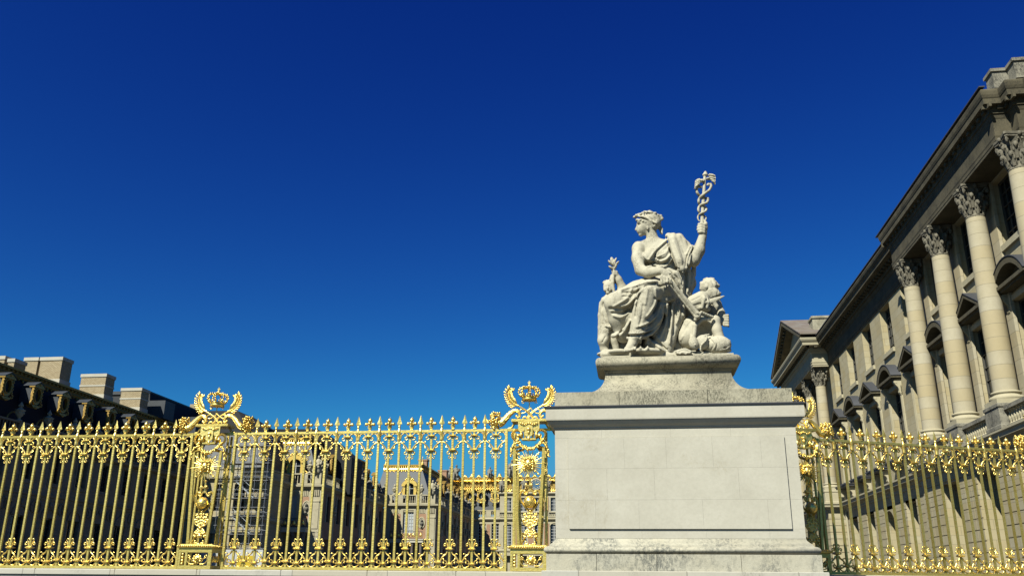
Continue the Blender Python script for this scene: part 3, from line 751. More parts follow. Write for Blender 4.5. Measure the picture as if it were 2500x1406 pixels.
# neck and head, turned to her right
s.cap((520, 590, 5), (492, 480, -5), 47, 39, 18)
s.ell((500, 566, 5), (75, 26, 50), 20)
s.ell((478, 425, 0), (72, 70, 62), 12); s.ell((440, 440, -8), (50, 60, 46), 14)
s.ell((425, 478, -8), (34, 26, 34), 14); s.cap((478, 482, -10), (432, 492, -10), 22, 18, 12)
s.cap((404, 400, -8), (396, 440, -8), 10, 7, 5); s.cap((398, 436, -8), (386, 468, -8), 6, 9, 3)       # brow to nose
s.ell((404, 484, -8), (10, 5, 13), 4); s.ell((406, 493, -8), (9, 5, 12), 4); s.ell((421, 507, -8), (16, 12, 16), 7)
s.ell((413, 434, -38), (13, 9, 12), 5, cut=True); s.ell((416, 436, -34), (8, 6, 8), 3); s.ell((410, 420, -36), (18, 6, 14), 6)
s.ell((470, 462, -52), (9, 15, 8), 4)
# hair: cap with waves, wreath, bun, ribbon
s.ell((490, 398, 2), (70, 55, 68), 10); s.ell((520, 420, 0), (48, 48, 56), 10)
for i in range(9):
    a = i/8; u = 395+a*120; v = 400+a*a*55+6*math.sin(i*2.2)
    s.ell((u, v, -46+8*math.cos(i)), (15, 10, 16), 5, rot=-25)
    s.ell((u+14, v-24, -54), (15, 9, 14), 5, rot=20)
for (u, v, d) in [(378, 374, 0), (392, 366, -22), (412, 360, -40), (438, 354, -52), (466, 348, -56), (494, 348, -54), (520, 354, -46), (540, 366, -30), (400, 358, 5), (428, 350, 25), (462, 342, 10), (495, 344, 15), (450, 340, -20), (480, 338, -22)]:
    s.ell((u, v, d), (17, 10, 13), 4, rot=-15+(u % 40))
for (u, v, r) in [(555, 378, 20), (572, 390, 15), (545, 398, 16), (565, 370, 13), (532, 430, 15), (520, 448, 14), (540, 415, 15), (505, 452, 12)]: s.ell((u, v, -12), (r, r*.9, r), 4)
s.chain([(548, 430, 20), (562, 462, 15), (572, 495, 5)], [9, 12, 9], 5); s.chain([(556, 425, 10), (575, 465, 5), (576, 500, 0)], [6, 8, 5], 4)
# viewer-left arm across the lap
s.chain([(405, 610, -5), (400, 680, -45), (418, 758, -95)], [46, 43, 39], 14)
s.chain([(420, 764, -100), (480, 782, -165), (560, 775, -205)], [38, 37, 26], 12)
s.ell((592, 792, -212), (42, 26, 22), 10, rot=35)
for u0, v0, u1, v1, u2, v2 in [(566, 812, 566, 848, 572, 876), (584, 818, 586, 856, 590, 884), (602, 818, 606, 850, 608, 876), (620, 808, 628, 836, 634, 858)]:
    s.chain([(u0, v0, -222), (u1, v1, -232), (u2, v2, -226)], [10.5, 9, 7.5], 3)
s.chain([(610, 785, -215), (640, 800, -220), (655, 822, -215)], [13, 10, 8], 4)
# viewer-right arm raised
s.chain([(700, 585, 20), (745, 640, 15), (795, 685, 0)], [52, 52, 48], 16)
s.chain([(800, 688, 0), (838, 620, -15), (862, 530, -25)], [48, 42, 29], 12)
s.ell((866, 478, -28), (33, 40, 24), 10, rot=8)
s.cap((868, 500, -25), (864, 530, -25), 28, 28, 8)
for i, (u, v) in enumerate([(838, 436), (832, 455), (830, 474), (836, 492)]):
    s.chain([(878-2*i, v+4, -52), (852, v-2, -58), (u, v, -46), (846, v+3, -30)], [11, 11, 9.5, 8], 3)
s.chain([(890, 462, -35), (888, 430, -45), (872, 402, -42)], [13, 11, 8], 4)
# mantle over the raised shoulder and its hanging sleeve
for a, b in [((622, 520, -20), (690, 745, -70)), ((655, 520, -25), (712, 752, -72)), ((690, 535, -22), (735, 740, -62)), ((725, 560, -12), (752, 715, -50)), ((650, 545, -45), (700, 700, -78))]:
    s.cap(a, b, 26, 22, 12, fl=(1, 1, .8))
s.chain([(640, 522, 15), (700, 528, 30), (750, 588, 30), (772, 608, 20)], [24, 30, 32, 28], 14)
s.chain([(782, 598, -30), (765, 650, -55), (752, 715, -58)], [16, 18, 20], 8); s.chain([(790, 600, 10), (795, 640, 30), (770, 720, 40)], [20, 24, 24], 10)
s.chain([(742, 752, 60), (770, 850, 80), (752, 925, 60)], [52, 50, 34], 14); s.chain([(700, 790, 60), (705, 900, 60)], [60, 60], 18); s.chain([(806, 720, 60), (800, 790, 85)], [16, 22], 10)
# hips, lap and seat mass
s.ell((600, 860, 30), (125, 85, 110), 25); s.ell((640, 1060, 110), (170, 230, 130), 30); s.ell((430, 1080, 110), (170, 210, 110), 30)
# legs under the dress
s.chain([(560, 875, -10), (400, 930, -90), (245, 992, -140)], [95, 84, 70], 22)
s.chain([(240, 1000, -140), (262, 1100, -105), (300, 1215, -60)], [68, 58, 46], 20)
s.chain([(620, 920, -20), (540, 915, -105), (485, 915, -190)], [90, 82, 72], 22)
s.chain([(478, 920, -205), (440, 1060, -195), (395, 1210, -185)], [80, 70, 50], 20)
s.chain([(350, 1120, -60), (330, 1190, -50)], [90, 70], 22)
s.chain([(560, 1000, -110), (520, 1110, -120), (440, 1200, -130)], [60, 55, 40], 20)
# ankle, foot with toes
s.cap((385, 1235, -185), (372, 1262, -190), 33, 32, 10); s.chain([(372, 1258, -185), (352, 1290, -225)], [31, 29], 10)
for i in range(5): s.chain([(326+i*16, 1292-i*2, -238), (322+i*17, 1308-i*3, -252)], [10.5-i*.7, 9.5-i*.8], 3)
# hanging lips and falls of cloth
s.chain([(520, 930, -170), (560, 962, -150), (610, 972, -120), (655, 955, -90)], [14, 20, 20, 12], 10)
s.chain([(535, 900, -190), (525, 960, -195), (500, 1010, -190)], [16, 14, 8], 8)
s.chain([(290, 1040, -165), (340, 1000, -160), (395, 960, -150)], [9, 13, 10], 9)
s.chain([(235, 1215, -100), (285, 1200, -120), (330, 1150, -140), (390, 1100, -150)], [16, 17, 15, 10], 8)
s.chain([(300, 1215, -95), (330, 1195, -110), (350, 1150, -120)], [22, 18, 12], 8)
s.chain([(340, 1225, -190), (420, 1228, -185), (500, 1195, -160), (560, 1130, -140), (580, 1050, -130)], [13, 13, 12, 14, 18], 9)
s.chain([(545, 1000, -140), (560, 1080, -150), (530, 1150, -150), (470, 1205, -150)], [22, 16, 14, 10], 9)
s.chain([(640, 1000, -20), (620, 1160, -40), (600, 1310, -60)], [62, 60, 48], 20)
s.chain([(700, 985, -20), (690, 1080, -40), (650, 1180, -50), (640, 1260, -50)], [48, 46, 34, 26], 14)
s.chain([(560, 1180, -40), (540, 1280, -60), (600, 1325, -90)], [60, 55, 18], 18)
s.chain([(480, 1260, -90), (560, 1300, -110), (612, 1332, -120)], [26, 24, 14], 10)
s.chain([(650, 800, -125), (690, 850, -110), (712, 925, -80)], [18, 16, 10], 8); s.chain([(620, 770, -95), (672, 790, -105), (700, 840, -95)], [22, 18, 14], 10)
s.ell((655, 850, -80), (42, 70, 40), 14, rot=-30)
# rock bed under everything
s.chain([(180, 1338, -120), (560, 1345, -130), (940, 1340, -120)], [16, 24, 18], 14); s.chain([(190, 1345, 60), (940, 1345, 60)], 40, 20)
s.chain([(180, 1345, -40), (940, 1345, -30)], 36, 20); s.ell((470, 1322, -140), (110, 26, 90), 16); s.ell((330, 1300, 70), (150, 60, 60), 20); s.ell((620, 1290, 60), (200, 90, 80), 20); s.ell((280, 1325, -120), (80, 22, 60), 12)
F = [  # (height, width, stroke)
 (7, 7, [(610, 545), (560, 590), (520, 630), (480, 690)]), (6, 6, [(620, 600), (600, 640), (540, 670)]),
 (-7, 6, [(612, 560), (570, 600), (535, 635), (500, 690), (455, 715)]), (7, 7, [(440, 660), (470, 690), (520, 700)]),
 (7, 7, [(525, 680), (560, 700), (600, 690), (630, 660)]), (-6, 6, [(520, 668), (560, 684), (600, 672), (625, 640)]), (7, 7, [(510, 725), (560, 742), (610, 728), (640, 690)]),
 (-7, 6, [(515, 708), (560, 722), (610, 706), (635, 672)]), (-7, 6, [(460, 735), (510, 700), (530, 650)]), (6, 6, [(470, 745), (520, 725), (545, 690)]), (-6, 6, [(640, 700), (660, 740), (690, 755)]),
 (-10, 6, [(608, 525), (625, 600), (650, 680), (680, 750)]), (7, 6, [(622, 520), (640, 600), (668, 680), (690, 745)]), (-8, 5, [(778, 605), (752, 660), (738, 740)]), (-7, 5, [(795, 610), (768, 665), (752, 735)]),
 (6, 7, [(655, 560), (690, 650), (712, 720)]), (-5, 8, [(700, 560), (728, 640)]), 
 (9, 9, [(290, 900), (400, 870), (470, 850), (530, 848)]), (-9, 8, [(300, 925), (390, 920), (440, 890), (520, 860)]), (9, 8, [(290, 1018), (340, 1000), (400, 940), (440, 890)]),
 (-10, 9, [(215, 1030), (290, 1032), (350, 1010), (395, 965)]), (8, 8, [(360, 900), (330, 960), (240, 1018)]), (-8, 7, [(300, 950), (360, 945), (410, 905)]),
 (-10, 9, [(380, 1010), (360, 1080), (310, 1160), (270, 1210)]), (10, 10, [(398, 960), (372, 1050), (345, 1120), (318, 1180)]), (-9, 8, [(415, 935), (398, 1010), (392, 1080)]),
 (8, 8, [(240, 1080), (290, 1090), (340, 1060)]), (-8, 8, [(230, 1060), (290, 1060), (350, 1040)]), (8, 7, [(250, 1215), (310, 1165), (350, 1110)]), (-8, 7, [(265, 1200), (300, 1180)]),
 (9, 8, [(525, 900), (530, 980), (500, 1040), (470, 1080)]), (-9, 8, [(545, 980), (520, 1040), (470, 1100)]), (9, 8, [(560, 1000), (540, 1070), (480, 1125), (410, 1150)]),
 (-9, 7, [(560, 1030), (530, 1095), (470, 1140), (400, 1165)]), (9, 8, [(570, 1090), (520, 1160), (440, 1190), (350, 1195)]), (-9, 7, [(545, 1140), (490, 1185), (420, 1205), (345, 1212)]),
 (-7, 7, [(440, 1010), (430, 1090), (415, 1150)]), (6, 9, [(470, 900), (455, 1000)]), (-8, 7, [(590, 1020), (580, 1100), (545, 1190), (505, 1240)]), (8, 8, [(610, 1000), (600, 1120), (560, 1220)]),
 (-9, 7, [(628, 1000), (620, 1130), (600, 1240)]), (9, 8, [(645, 1000), (640, 1120), (625, 1260)]), (-8, 7, [(665, 1020), (662, 1100), (648, 1200)]), (8, 8, [(690, 1000), (690, 1080), (672, 1130)]), (-8, 6, [(712, 990), (708, 1060), (725, 1100)]),
 (9, 7, [(480, 1230), (530, 1270), (590, 1310)]), (-9, 7, [(500, 1225), (550, 1260), (600, 1300)]), (8, 7, [(530, 1210), (570, 1250), (605, 1290)]), (-9, 7, [(440, 1240), (450, 1290)]), (8, 7, [(430, 1210), (425, 1290)]), (8, 7, [(470, 1240), (475, 1290)]),
 (8, 7, [(720, 780), (725, 850), (715, 920)]), (-9, 7, [(740, 780), (742, 850), (738, 930)]), (8, 7, [(762, 780), (765, 850), (758, 910)]), (-8, 7, [(785, 740), (785, 800), (780, 850)]),
 (-7, 5, [(640, 790), (680, 830), (700, 900)]), (7, 5, [(655, 780), (695, 825), (715, 890)]), (-6, 5, [(625, 800), (660, 850), (690, 900)]),
 (-5, 4, [(448, 352), (470, 380), (500, 400), (515, 440)]), (-5, 4, [(400, 385), (440, 392), (470, 412), (490, 445)]), (-5, 4, [(470, 350), (505, 372), (530, 400)]), (5, 4, [(410, 378), (450, 384), (485, 405), (505, 440)]),
 (-6, 7, [(620, 860), (560, 880), (500, 870)]), (6, 9, [(600, 900), (640, 940), (655, 962)]), (-8, 7, [(520, 960), (560, 985), (620, 990)])]
s.folds(F)
s.mesh('draped_woman', M_STATUE, grp, SREF)
# ---------------------------------------------------------------- child at the left, holding up a sprig
s = Sculpt(100, 360, 650, 1400, -160, 140, 5)
s.ell((192, 880, -20), (37, 46, 38), 8); s.ell((200, 862, 0), (34, 34, 36), 8)
s.ell((188, 890, -57), (6, 11, 8), 3); s.ell((188, 908, -50), (11, 4, 8), 4); s.ell((177, 877, -56), (8, 4, 5), 3, cut=True); s.ell((201, 877, -56), (8, 4, 5), 3, cut=True)
s.ell((172, 900, -38), (14, 14, 14), 8); s.ell((205, 902, -38), (14, 14, 14), 8); s.ell((190, 922, -42), (13, 9, 12), 6)
for k in range(12):
    a = k*.52; s.ell((194+34*math.cos(a), 850-12*abs(math.sin(a))+(8 if k > 6 else 0), 10+26*math.sin(a)), (12, 12, 12), 4)
s.cap((196, 925, -10), (200, 965, -5), 22, 26, 10)
s.chain([(205, 990, 0), (200, 1060, -5), (190, 1140, -5)], [58, 54, 48], 14); s.ell((180, 985, 0), (42, 36, 40), 12)
s.chain([(250, 960, 10), (292, 885, 0), (262, 830, -15), (246, 800, -25)], [32, 30, 27, 22], 10)
s.ell((240, 785, -28), (22, 20, 18), 6)
for i in range(4): s.chain([(252, 772+8*i, -42), (232, 768+9*i, -50), (220, 776+8*i, -38)], [6.5, 6.5, 5], 2)
s.chain([(224, 815, -45), (222, 850, -50), (236, 925, -45)], [14, 13, 9], 5); s.chain([(210, 830, -45), (214, 800, -42)], [12, 8], 5)
s.chain([(150, 1000, 10), (140, 1080, 15), (140, 1160, 20), (135, 1230, 20)], [24, 20, 18, 14], 8)
s.chain([(170, 1150, -35), (210, 1160, -50), (240, 1170, -45)], [14, 18, 14], 6); s.chain([(180, 1150, -40), (172, 1185, -45), (190, 1200, -42)], [14, 12, 9], 5); s.ell((205, 1150, -46), (24, 10, 14), 5)
s.chain([(175, 1180, -5), (165, 1250, -20), (172, 1310, 0)], [48, 40, 30], 12); s.chain([(172, 1310, -5), (195, 1335, -25)], [28, 18], 10)
s.chain([(225, 1180, 10), (240, 1250, 10), (262, 1325, 15)], [42, 32, 22], 12)
s.ell((200, 1345, -10), (80, 18, 60), 10)
s.folds([(5, 6, [(150, 960), (140, 1050), (145, 1150)]), (-6, 5, [(162, 990), (158, 1080), (165, 1140)]), (-5, 5, [(188, 1000), (196, 1090)]), (-5, 5, [(180, 1225), (160, 1260)]), (-5, 4, [(176, 1162), (225, 1176)]), (5, 5, [(182, 1150), (230, 1160)]), (-1, 3, [(178, 908), (200, 909)])])
s.mesh('standing_child', M_STATUE, grp, SREF)
m = MB()
rnd = random.Random(2)
for (u, v, a) in [(215, 690, 95), (205, 712, 130), (238, 695, 70), (250, 716, 45), (222, 725, 100), (212, 748, 140), (240, 742, 60), (228, 705, 85), (226, 765, 90)]:
    c = W3(u, v, -30+rnd.uniform(-15, 15)); d = Vector((math.cos(R(a)), rnd.uniform(-.3, .2), math.sin(R(a)))).normalized()
    q = d.to_track_quat('Z', 'Y').to_matrix(); m.ball(c, (.055, .028, .10), 8, 6, q)
m.tube([W3(232, 790, -30), W3(226, 740, -30), W3(222, 705, -30)], [.03, .03, .02], 6)
m.build('leaf_sprig', M_STATUE, grp, world=True)
# ---------------------------------------------------------------- child at the right, seen from behind, with fist at the far side
s = Sculpt(740, 1080, 790, 1400, -200, 200, 5)
s.ell((908, 880, 0), (68, 60, 62), 8); s.ell((965, 925, -10), (26, 22, 28), 8)
rnd = random.Random(9)
for k in range(46):
    a = rnd.uniform(0, 6.28); b = rnd.uniform(-1.2, 1.2); r = rnd.uniform(12, 19)
    s.ell((910+64*math.cos(a)*math.cos(b), 878+56*math.sin(a)*math.cos(b), 10+60*math.sin(b)), (r, r*.8, r), 4)
s.chain([(925, 950, 40), (930, 1040, 60), (900, 1140, 60)], [54, 66, 60], 14); s.chain([(960, 990, 20), (985, 1060, 10), (975, 1120, 0)], [32, 30, 26], 10)
s.chain([(900, 1090, -10), (940, 1110, -50), (950, 1170, -60), (965, 1225, -60)], [30, 36, 34, 36], 12)
s.ell((1015, 1105, 10), (28, 34, 30), 8)
for i in range(5): s.chain([(1000, 1074+16*i, -20), (1030, 1072+17*i, -18), (1036, 1082+16*i, 5)], [9, 9, 7], 2)
s.chain([(975, 1060, 30), (1000, 1100, 20)], [22, 22], 8)
s.folds([(-5, 5, [(880, 850), (900, 870), (890, 900)]), (-5, 5, [(920, 840), (940, 870), (960, 880)]), (-5, 4, [(955, 850), (972, 890), (985, 930)])])
s.mesh('crouching_child', M_STATUE, grp, SREF)
# ---------------------------------------------------------------- attributes: club, quiver bundle, helmet, masks, shell
s = Sculpt(600, 1080, 820, 1400, -260, 160, 5)
s.chain([(618, 845, -215), (700, 940, -170), (800, 1055, -140)], [15, 22, 27], 6)
s.ell((812, 1068, -145), (28, 30, 24), 6); s.ell((812, 1070, -172), (12, 14, 10), 3, cut=True)
for i in range(6): s.ell((838+15*i, 1052+6*i, -150+8*i), (13, 10, 12), 4)
s.ell((800, 1100, -140), (14, 14, 12), 4)
s.folds([(5, 5, [(640, 850), (720, 945), (815, 1060)]), (-5, 4, [(628, 862), (706, 958), (800, 1075)]), (-5, 4, [(652, 850), (735, 940), (828, 1050)])])
s.mesh('club', M_STATUE, grp, SREF)
s = Sculpt(740, 1040, 860, 1090, -220, 120, 5)
s.cap((795, 990, -70), (850, 965, -80), 54, 56, 8); s.ell((782, 998, -70), (30, 46, 46), 8)
s.chain([(845, 1020, -130), (862, 960, -140), (850, 925, -110), (838, 930, -60)], [12, 13, 12, 12], 4); s.chain([(880, 1018, -125), (888, 985, -132), (872, 930, -110)], [10, 10, 10], 4)
s.ell((875, 985, -136), (11, 11, 10), 3)
s.chain([(882, 932, -90), (938, 908, -80)], [24, 22], 3, fl=(1, 1, .45)); s.chain([(875, 950, -92), (935, 930, -82)], [18, 16], 3, fl=(1, 1, .4)); s.chain([(895, 905, -88), (935, 888, -78)], [9, 8], 2)
s.chain([(890, 985, -100), (940, 968, -95), (1002, 940, -85)], [21, 17, 4], 5, fl=(1, 1, .8))
s.chain([(930, 985, -95), (946, 1010, -95), (948, 1036, -92)], [18, 15, 4], 5, fl=(1, 1, .7)); s.ell((850, 1030, -70), (60, 26, 50), 8)
s.folds([(-4, 4, [(775, 975), (830, 950)]), (-4, 4, [(775, 1010), (835, 992)])])
s.mesh('quiver_bundle', M_STATUE, grp, SREF)
s = Sculpt(640, 1100, 1020, 1400, -260, 160, 5)
s.ell((820, 1180, -20), (120, 116, 90), 10); s.ell((760, 1220, -20), (80, 80, 80), 14)
s.ell((862, 1180, -105), (74, 76, 100), 6, cut=True)
s.chain([(790, 1210, -110), (800, 1140, -112), (845, 1098, -112), (900, 1095, -105)], [14, 15, 15, 12], 6)
s.folds([(-4, 8, [(720, 1200), (760, 1130), (820, 1085)]), (4, 6, [(700, 1240), (740, 1170)])])
s.ell((830, 1345, -40), (200, 24, 90), 12)
s.mesh('hollow_helmet', M_STATUE, grp, SREF)
s = Sculpt(640, 1100, 1130, 1400, -300, 120, 5)
s.ell((955, 1268, -110), (84, 62, 66), 8); s.ell((1008, 1262, -120), (28, 34, 40), 8); s.ell((1010, 1300, -120), (30, 14, 26), 6); s.ell((900, 1270, -80), (60, 60, 60), 10)
s.ell((975, 1235, -150), (16, 9, 12), 4); s.ell((1000, 1285, -150), (34, 5, 14), 3, cut=True)
for i in range(5): s.chain([(1010, 1232+9*i, -150), (1032, 1236+10*i, -128)], [5, 4], 2)
s.folds([(-4, 4, [(895, 1230), (920, 1260), (900, 1300)]), (-4, 4, [(920, 1222), (940, 1255), (925, 1300)]), (4, 4, [(908, 1226), (930, 1258), (912, 1300)]), (-4, 4, [(950, 1220), (975, 1245)]), (4, 5, [(960, 1300), (1000, 1290), (1028, 1275)])])
s.mesh('animal_mask', M_STATUE, grp, SREF)
s = Sculpt(640, 1100, 1130, 1400, -300, 60, 5)
s.ell((845, 1250, -130), (46, 48, 40), 6); s.ell((785, 1258, -150), (34, 44, 34), 6, rot=-20); s.ell((792, 1265, -186), (12, 12, 8), 3, cut=True); s.ell((792, 1265, -180), (7, 7, 6), 2); s.chain([(770, 1200, -120), (780, 1230, -140)], [8, 24], 6)
for i in range(9): s.ell((872-5.5*i+8*math.sin(i*.8), 1208+11*i, -172+4*math.cos(i)), (7.5, 6.5, 7), 2)
for i in range(4): s.ell((850+12*i, 1205-2*i, -150), (8, 7, 8), 2)
s.mesh('coral_and_shell_heap', M_STATUE, grp, SREF)
s = Sculpt(640, 800, 1250, 1400, -300, 60, 4.5)
s.ell((715, 1312, -180), (58, 18, 40), 5); s.ell((715, 1322, -185), (54, 14, 40), 5)
for i in range(9): s.chain([(715, 1296, -190), (668+11.5*i, 1306+8*math.cos(i*.7)-6, -215)], [7, 7.5], 3)
for i in range(7): s.ell((675+13*i, 1318+4*math.sin(i*2.), -220), (9, 6, 8), 2)
s.mesh('scallop_shell', M_STATUE, grp, SREF)
# ---------------------------------------------------------------- winged staff with two snakes
m = MB(); a_ = W3(158, 1342, -150); b_ = W3(1046, 1364, 150); m.box(a_.x, b_.x, a_.y-.02, b_.y+.0, 6.986, 7.085)
m.build('figure_base', M_STATUE, grp, world=True)
m = MB()
def CD(x, y, d=-40): return W3((1660+x/8.787-1420)*2.93, (400+y/8.787-400)*2.93, d)
m.tube([CD(470, 1330), CD(480, 1150), CD(505, 800), CD(530, 500), CD(548, 240)], [.052, .050, .047, .043, .040], 10)
m.ball(CD(555, 210), (.075, .075, .05)); m.ball(CD(558, 185), (.06, .06, .04)); m.ball(CD(562, 155), (.04, .04, .035)); m.build('staff', M_STATUE, grp, world=True)
def snake(pts, name):
    p = bez([CD(x, y, d) for x, y, d in pts], 6); k = len(p)
    m = MB(); m.tube(p, [.018+.019*min(1, i/(k*.35)) for i in range(k-2)]+[.036, .016], 8); m.build(name, M_STATUE, grp, world=True)
F_, B_, M_ = -62, -16, -40
snake([(545, 1230, M_), (560, 1165, M_), (530, 1120, B_), (455, 1090, B_), (405, 1020, M_), (400, 960, M_), (430, 905, M_), (490, 865, F_), (560, 850, F_), (605, 790, M_), (600, 735, M_), (545, 725, B_), (460, 695, B_), (385, 620, M_), (365, 540, M_), (385, 490, M_), (430, 470, M_), (475, 500, M_)], 'snake')
snake([(420, 1240, M_), (385, 1180, M_), (400, 1110, M_), (460, 1065, F_), (540, 1030, F_), (570, 970, M_), (550, 935, M_), (500, 910, B_), (440, 880, B_), (408, 810, M_), (425, 740, M_), (480, 680, F_), (560, 620, F_), (640, 550, M_), (680, 480, M_), (672, 425, M_), (640, 415, M_), (595, 455, M_)], 'snake')
for sgn, pts in ((1, [(575, 320), (640, 330), (690, 330), (720, 380), (755, 435), (772, 430), (770, 370), (778, 290), (760, 225), (700, 195), (640, 200), (612, 225), (640, 240), (655, 270), (640, 300), (590, 290)]),
                 (-1, [(530, 310), (440, 310), (425, 295), (380, 310), (335, 345), (330, 420), (320, 500), (310, 525), (345, 520), (400, 470), (430, 420), (440, 385), (500, 385), (520, 370)])):
    m = MB(); k = len(pts); fr = [CD(x, y, -62) for x, y in pts]; bk = [CD(x, y, -28) for x, y in pts]
    c1 = sum((v for v in fr), Vector())/k
    m.add([tuple(v) for v in fr]+[tuple(v) for v in bk], [tuple(range(k)), tuple(range(k, 2*k))[::-1]]+[(i, k+i, k+(i+1) % k, (i+1) % k) for i in range(k)])
    if sgn == 1: rb = [((640, 215), (770, 250)), ((640, 270), (775, 310)), ((660, 310), (770, 370)), ((690, 340), (765, 410)), ((580, 310), (650, 290))]
    else: rb = [((440, 330), (345, 350)), ((430, 350), (335, 400)), ((430, 380), (325, 450)), ((420, 410), (320, 495)), ((500, 345), (440, 345))]
    for a, b in rb: m.tube([CD(*a, -64), CD((a[0]+b[0])/2, (a[1]+b[1])/2, -68), CD(*b, -62)], [.028, .03, .016], 6)
    m.build('wing', M_STATUE, grp, world=True)
# ================================================================ palace kit
M_FAC = stone('facade_ashlar', (.53, .465, .30), (.60, .535, .37), (1.05, .46), joint=.45, grime=.12, gcol=(.20, .18, .13), gscale=.5, bmp=.2, var=.55, fine=6)
M_FACP = stone('facade_stone', (.52, .46, .31), (.59, .53, .37), None, grime=.18, gcol=(.16, .145, .11), gscale=.8, bmp=.25, fine=7)
M_SHAFT = stone('column_stone', (.54, .48, .34), (.61, .55, .41), (50, .62), joint=.55, grime=.1, gcol=(.25, .22, .15), gscale=.6, bmp=.2, var=.7, offs=(0, .1), fine=6)
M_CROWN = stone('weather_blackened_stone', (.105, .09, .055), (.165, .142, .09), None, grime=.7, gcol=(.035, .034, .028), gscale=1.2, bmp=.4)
M_DARKST = stone('soot_stained_stone', (.30, .28, .22), (.42, .39, .31), None, grime=.9, gcol=(.035, .035, .035), gscale=.9, bmp=.4)
t = NT('window_glass'); M_GLASS = t.set((.012, .016, .02), .08, 0, .5)
M_FRAME = flat('window_paint', (.10, .095, .08), .5)
M_FRAMEW = flat('window_white_paint', (.62, .62, .60), .5)
t = NT('slate'); vec, sp_ = t.uvz(); b = t.brick(vec, .32, .16, .008)
sc_ = t.n('ShaderNodeSeparateColor'); t.l(b.outputs['Color'], sc_.inputs[0])
c = t.mix(sc_.outputs[0], (.038, .048, .060), (.062, .074, .088)); c = t.mix(t.noise(.5, 4), c, (.045, .05, .06))
t.bump(t.math('MULTIPLY', b.outputs['Fac'], -1), .3, .01); M_SLATE = t.set(c, .55, 0, .35)
M_DSLATE = flat('shade_darkened_slate', (.018, .021, .026), .7, 0, .2, .4, 2)  # near-black slate: the shade on these roofs is put into the colour
M_RSLATE = stone('worn_roof_sheet', (.20, .15, .13), (.27, .25, .235), (1.6, .5), joint=.6, grime=.4, gcol=(.32, .30, .27), gscale=.5)
M_BRICK = NT('brickwork'); t = M_BRICK; vec, sp_ = t.uvz(); b = t.brick(vec, .23, .075, .01)
sc_ = t.n('ShaderNodeSeparateColor'); t.l(b.outputs['Color'], sc_.inputs[0])
c = t.mix(sc_.outputs[0], (.42, .21, .11), (.50, .28, .16)); c = t.mix(t.math('MULTIPLY', b.outputs['Fac'], .7), c, (.45, .38, .30)); M_BRICK = t.set(c, .9)
t = NT('chimney_brick'); vec, sp_ = t.uvz(); b = t.brick(vec, .30, .10, .022)
sc_ = t.n('ShaderNodeSeparateColor'); t.l(b.outputs['Color'], sc_.inputs[0])
c = t.mix(sc_.outputs[0], (.56, .44, .25), (.74, .61, .38)); c = t.mix(t.math('MULTIPLY', b.outputs['Fac'], .85), c, (.16, .12, .08)); M_CHIM = t.set(c, .9)
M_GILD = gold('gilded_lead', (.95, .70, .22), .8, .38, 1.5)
M_DGILD = gold('dark_gilding', (.34, .23, .06), .5, .5, 1.5)  # darker, duller gilding for side crestings, some dormers and the attic roof
M_IRON = flat('dark_iron', (.02, .02, .022), .5, .3)
def wallpanel(m, ax, pos, sg, a0, a1, z0, z1, ops, th):
    # wall face at pos (outward normal sg along axis ax), openings (a, b, za, zb)
    def bx(a, b, c, d):
        if b-a < 1e-4 or d-c < 1e-4: return
        p, q = pos, pos-sg*th
        if ax == 0: m.box(min(p, q), max(p, q), a, b, c, d)
        else: m.box(a, b, min(p, q), max(p, q), c, d)
    cuts = sorted({a0, a1} | {v for o in ops for v in o[:2] if a0 < v < a1})
    for a, b in zip(cuts, cuts[1:]):
        mid = (a+b)/2; hs = sorted((o[2], o[3]) for o in ops if o[0] < mid < o[1]); z = z0
        for c, d in hs: bx(a, b, z, min(c, z1)); z = d
        bx(a, b, z, z1)
RZX = -math.pi/2     # turns a piece facing -Y into one facing -X
RZP = math.pi/2      # ... facing +X
def glazing(w, h, nx, nz, arch=False, mat=M_FRAME, bar=.045, gl=M_GLASS):
    m = MB(); hw = w/2
    top = h
    for x0, x1 in ((-hw, -hw+.09), (hw-.09, hw), (-.05, .05)): m.box(x0, x1, -.05, .03, .0, h)
    for z0, z1 in ((0.001, .10), (h-.09, h-.001)): m.box(-hw+.091, -.051, -.048, .028, z0, z1); m.box(.051, hw-.091, -.048, .028, z0, z1)
    for i in range(1, nx):
        x = -hw+w*i/nx
        if abs(x) > .06: m.box(x-bar/2, x+bar/2, -.035, .02, .101, h-.091)
    for i in range(1, nz):
        z = h*i/nz; m.box(-hw+.091, -.051, -.03, .015, z-bar/2, z+bar/2); m.box(.051, hw-.091, -.03, .015, z-bar/2, z+bar/2)
    g = MB().box(-hw+.02, hw-.02, .03, .045, .02, h-.02)
    return m.mesh('window', mat), g.mesh('pane', gl)
def put_window(ms, root, loc, rz, name='window'):
    l = wloc(root); o = put(name, ms[0], root, (loc[0]-l.x, loc[1]-l.y, loc[2]-l.z), rz); put('pane', ms[1], o); return o
def putw(name, me, root, loc, rz=0):
    l = wloc(root); return put(name, me, root, (loc[0]-l.x, loc[1]-l.y, loc[2]-l.z), rz)
def extr(m, prof, ax, pos, sg, a, b):
    # moulding: prof = [(projection, z)...] swept from a to b along the wall
    poly = [(pos+sg*p, z) for p, z in prof]
    m.prism(poly, 1 if ax == 0 else 0, a, b)
CORN = [(-.3, 0), (.06, 0), (.06, .10), (.10, .12), (.10, .24), (.14, .30), (.14, .36), (.05, .38), (.05, .98), (.10, 1.02), (.16, 1.10), (.18, 1.16), (.30, 1.18), (.32, 1.30), (.32, 1.44), (.90, 1.46), (.92, 1.66), (.98, 1.70), (1.06, 1.80), (1.10, 1.92), (1.10, 1.98), (.9, 2.06), (-.3, 2.12)]
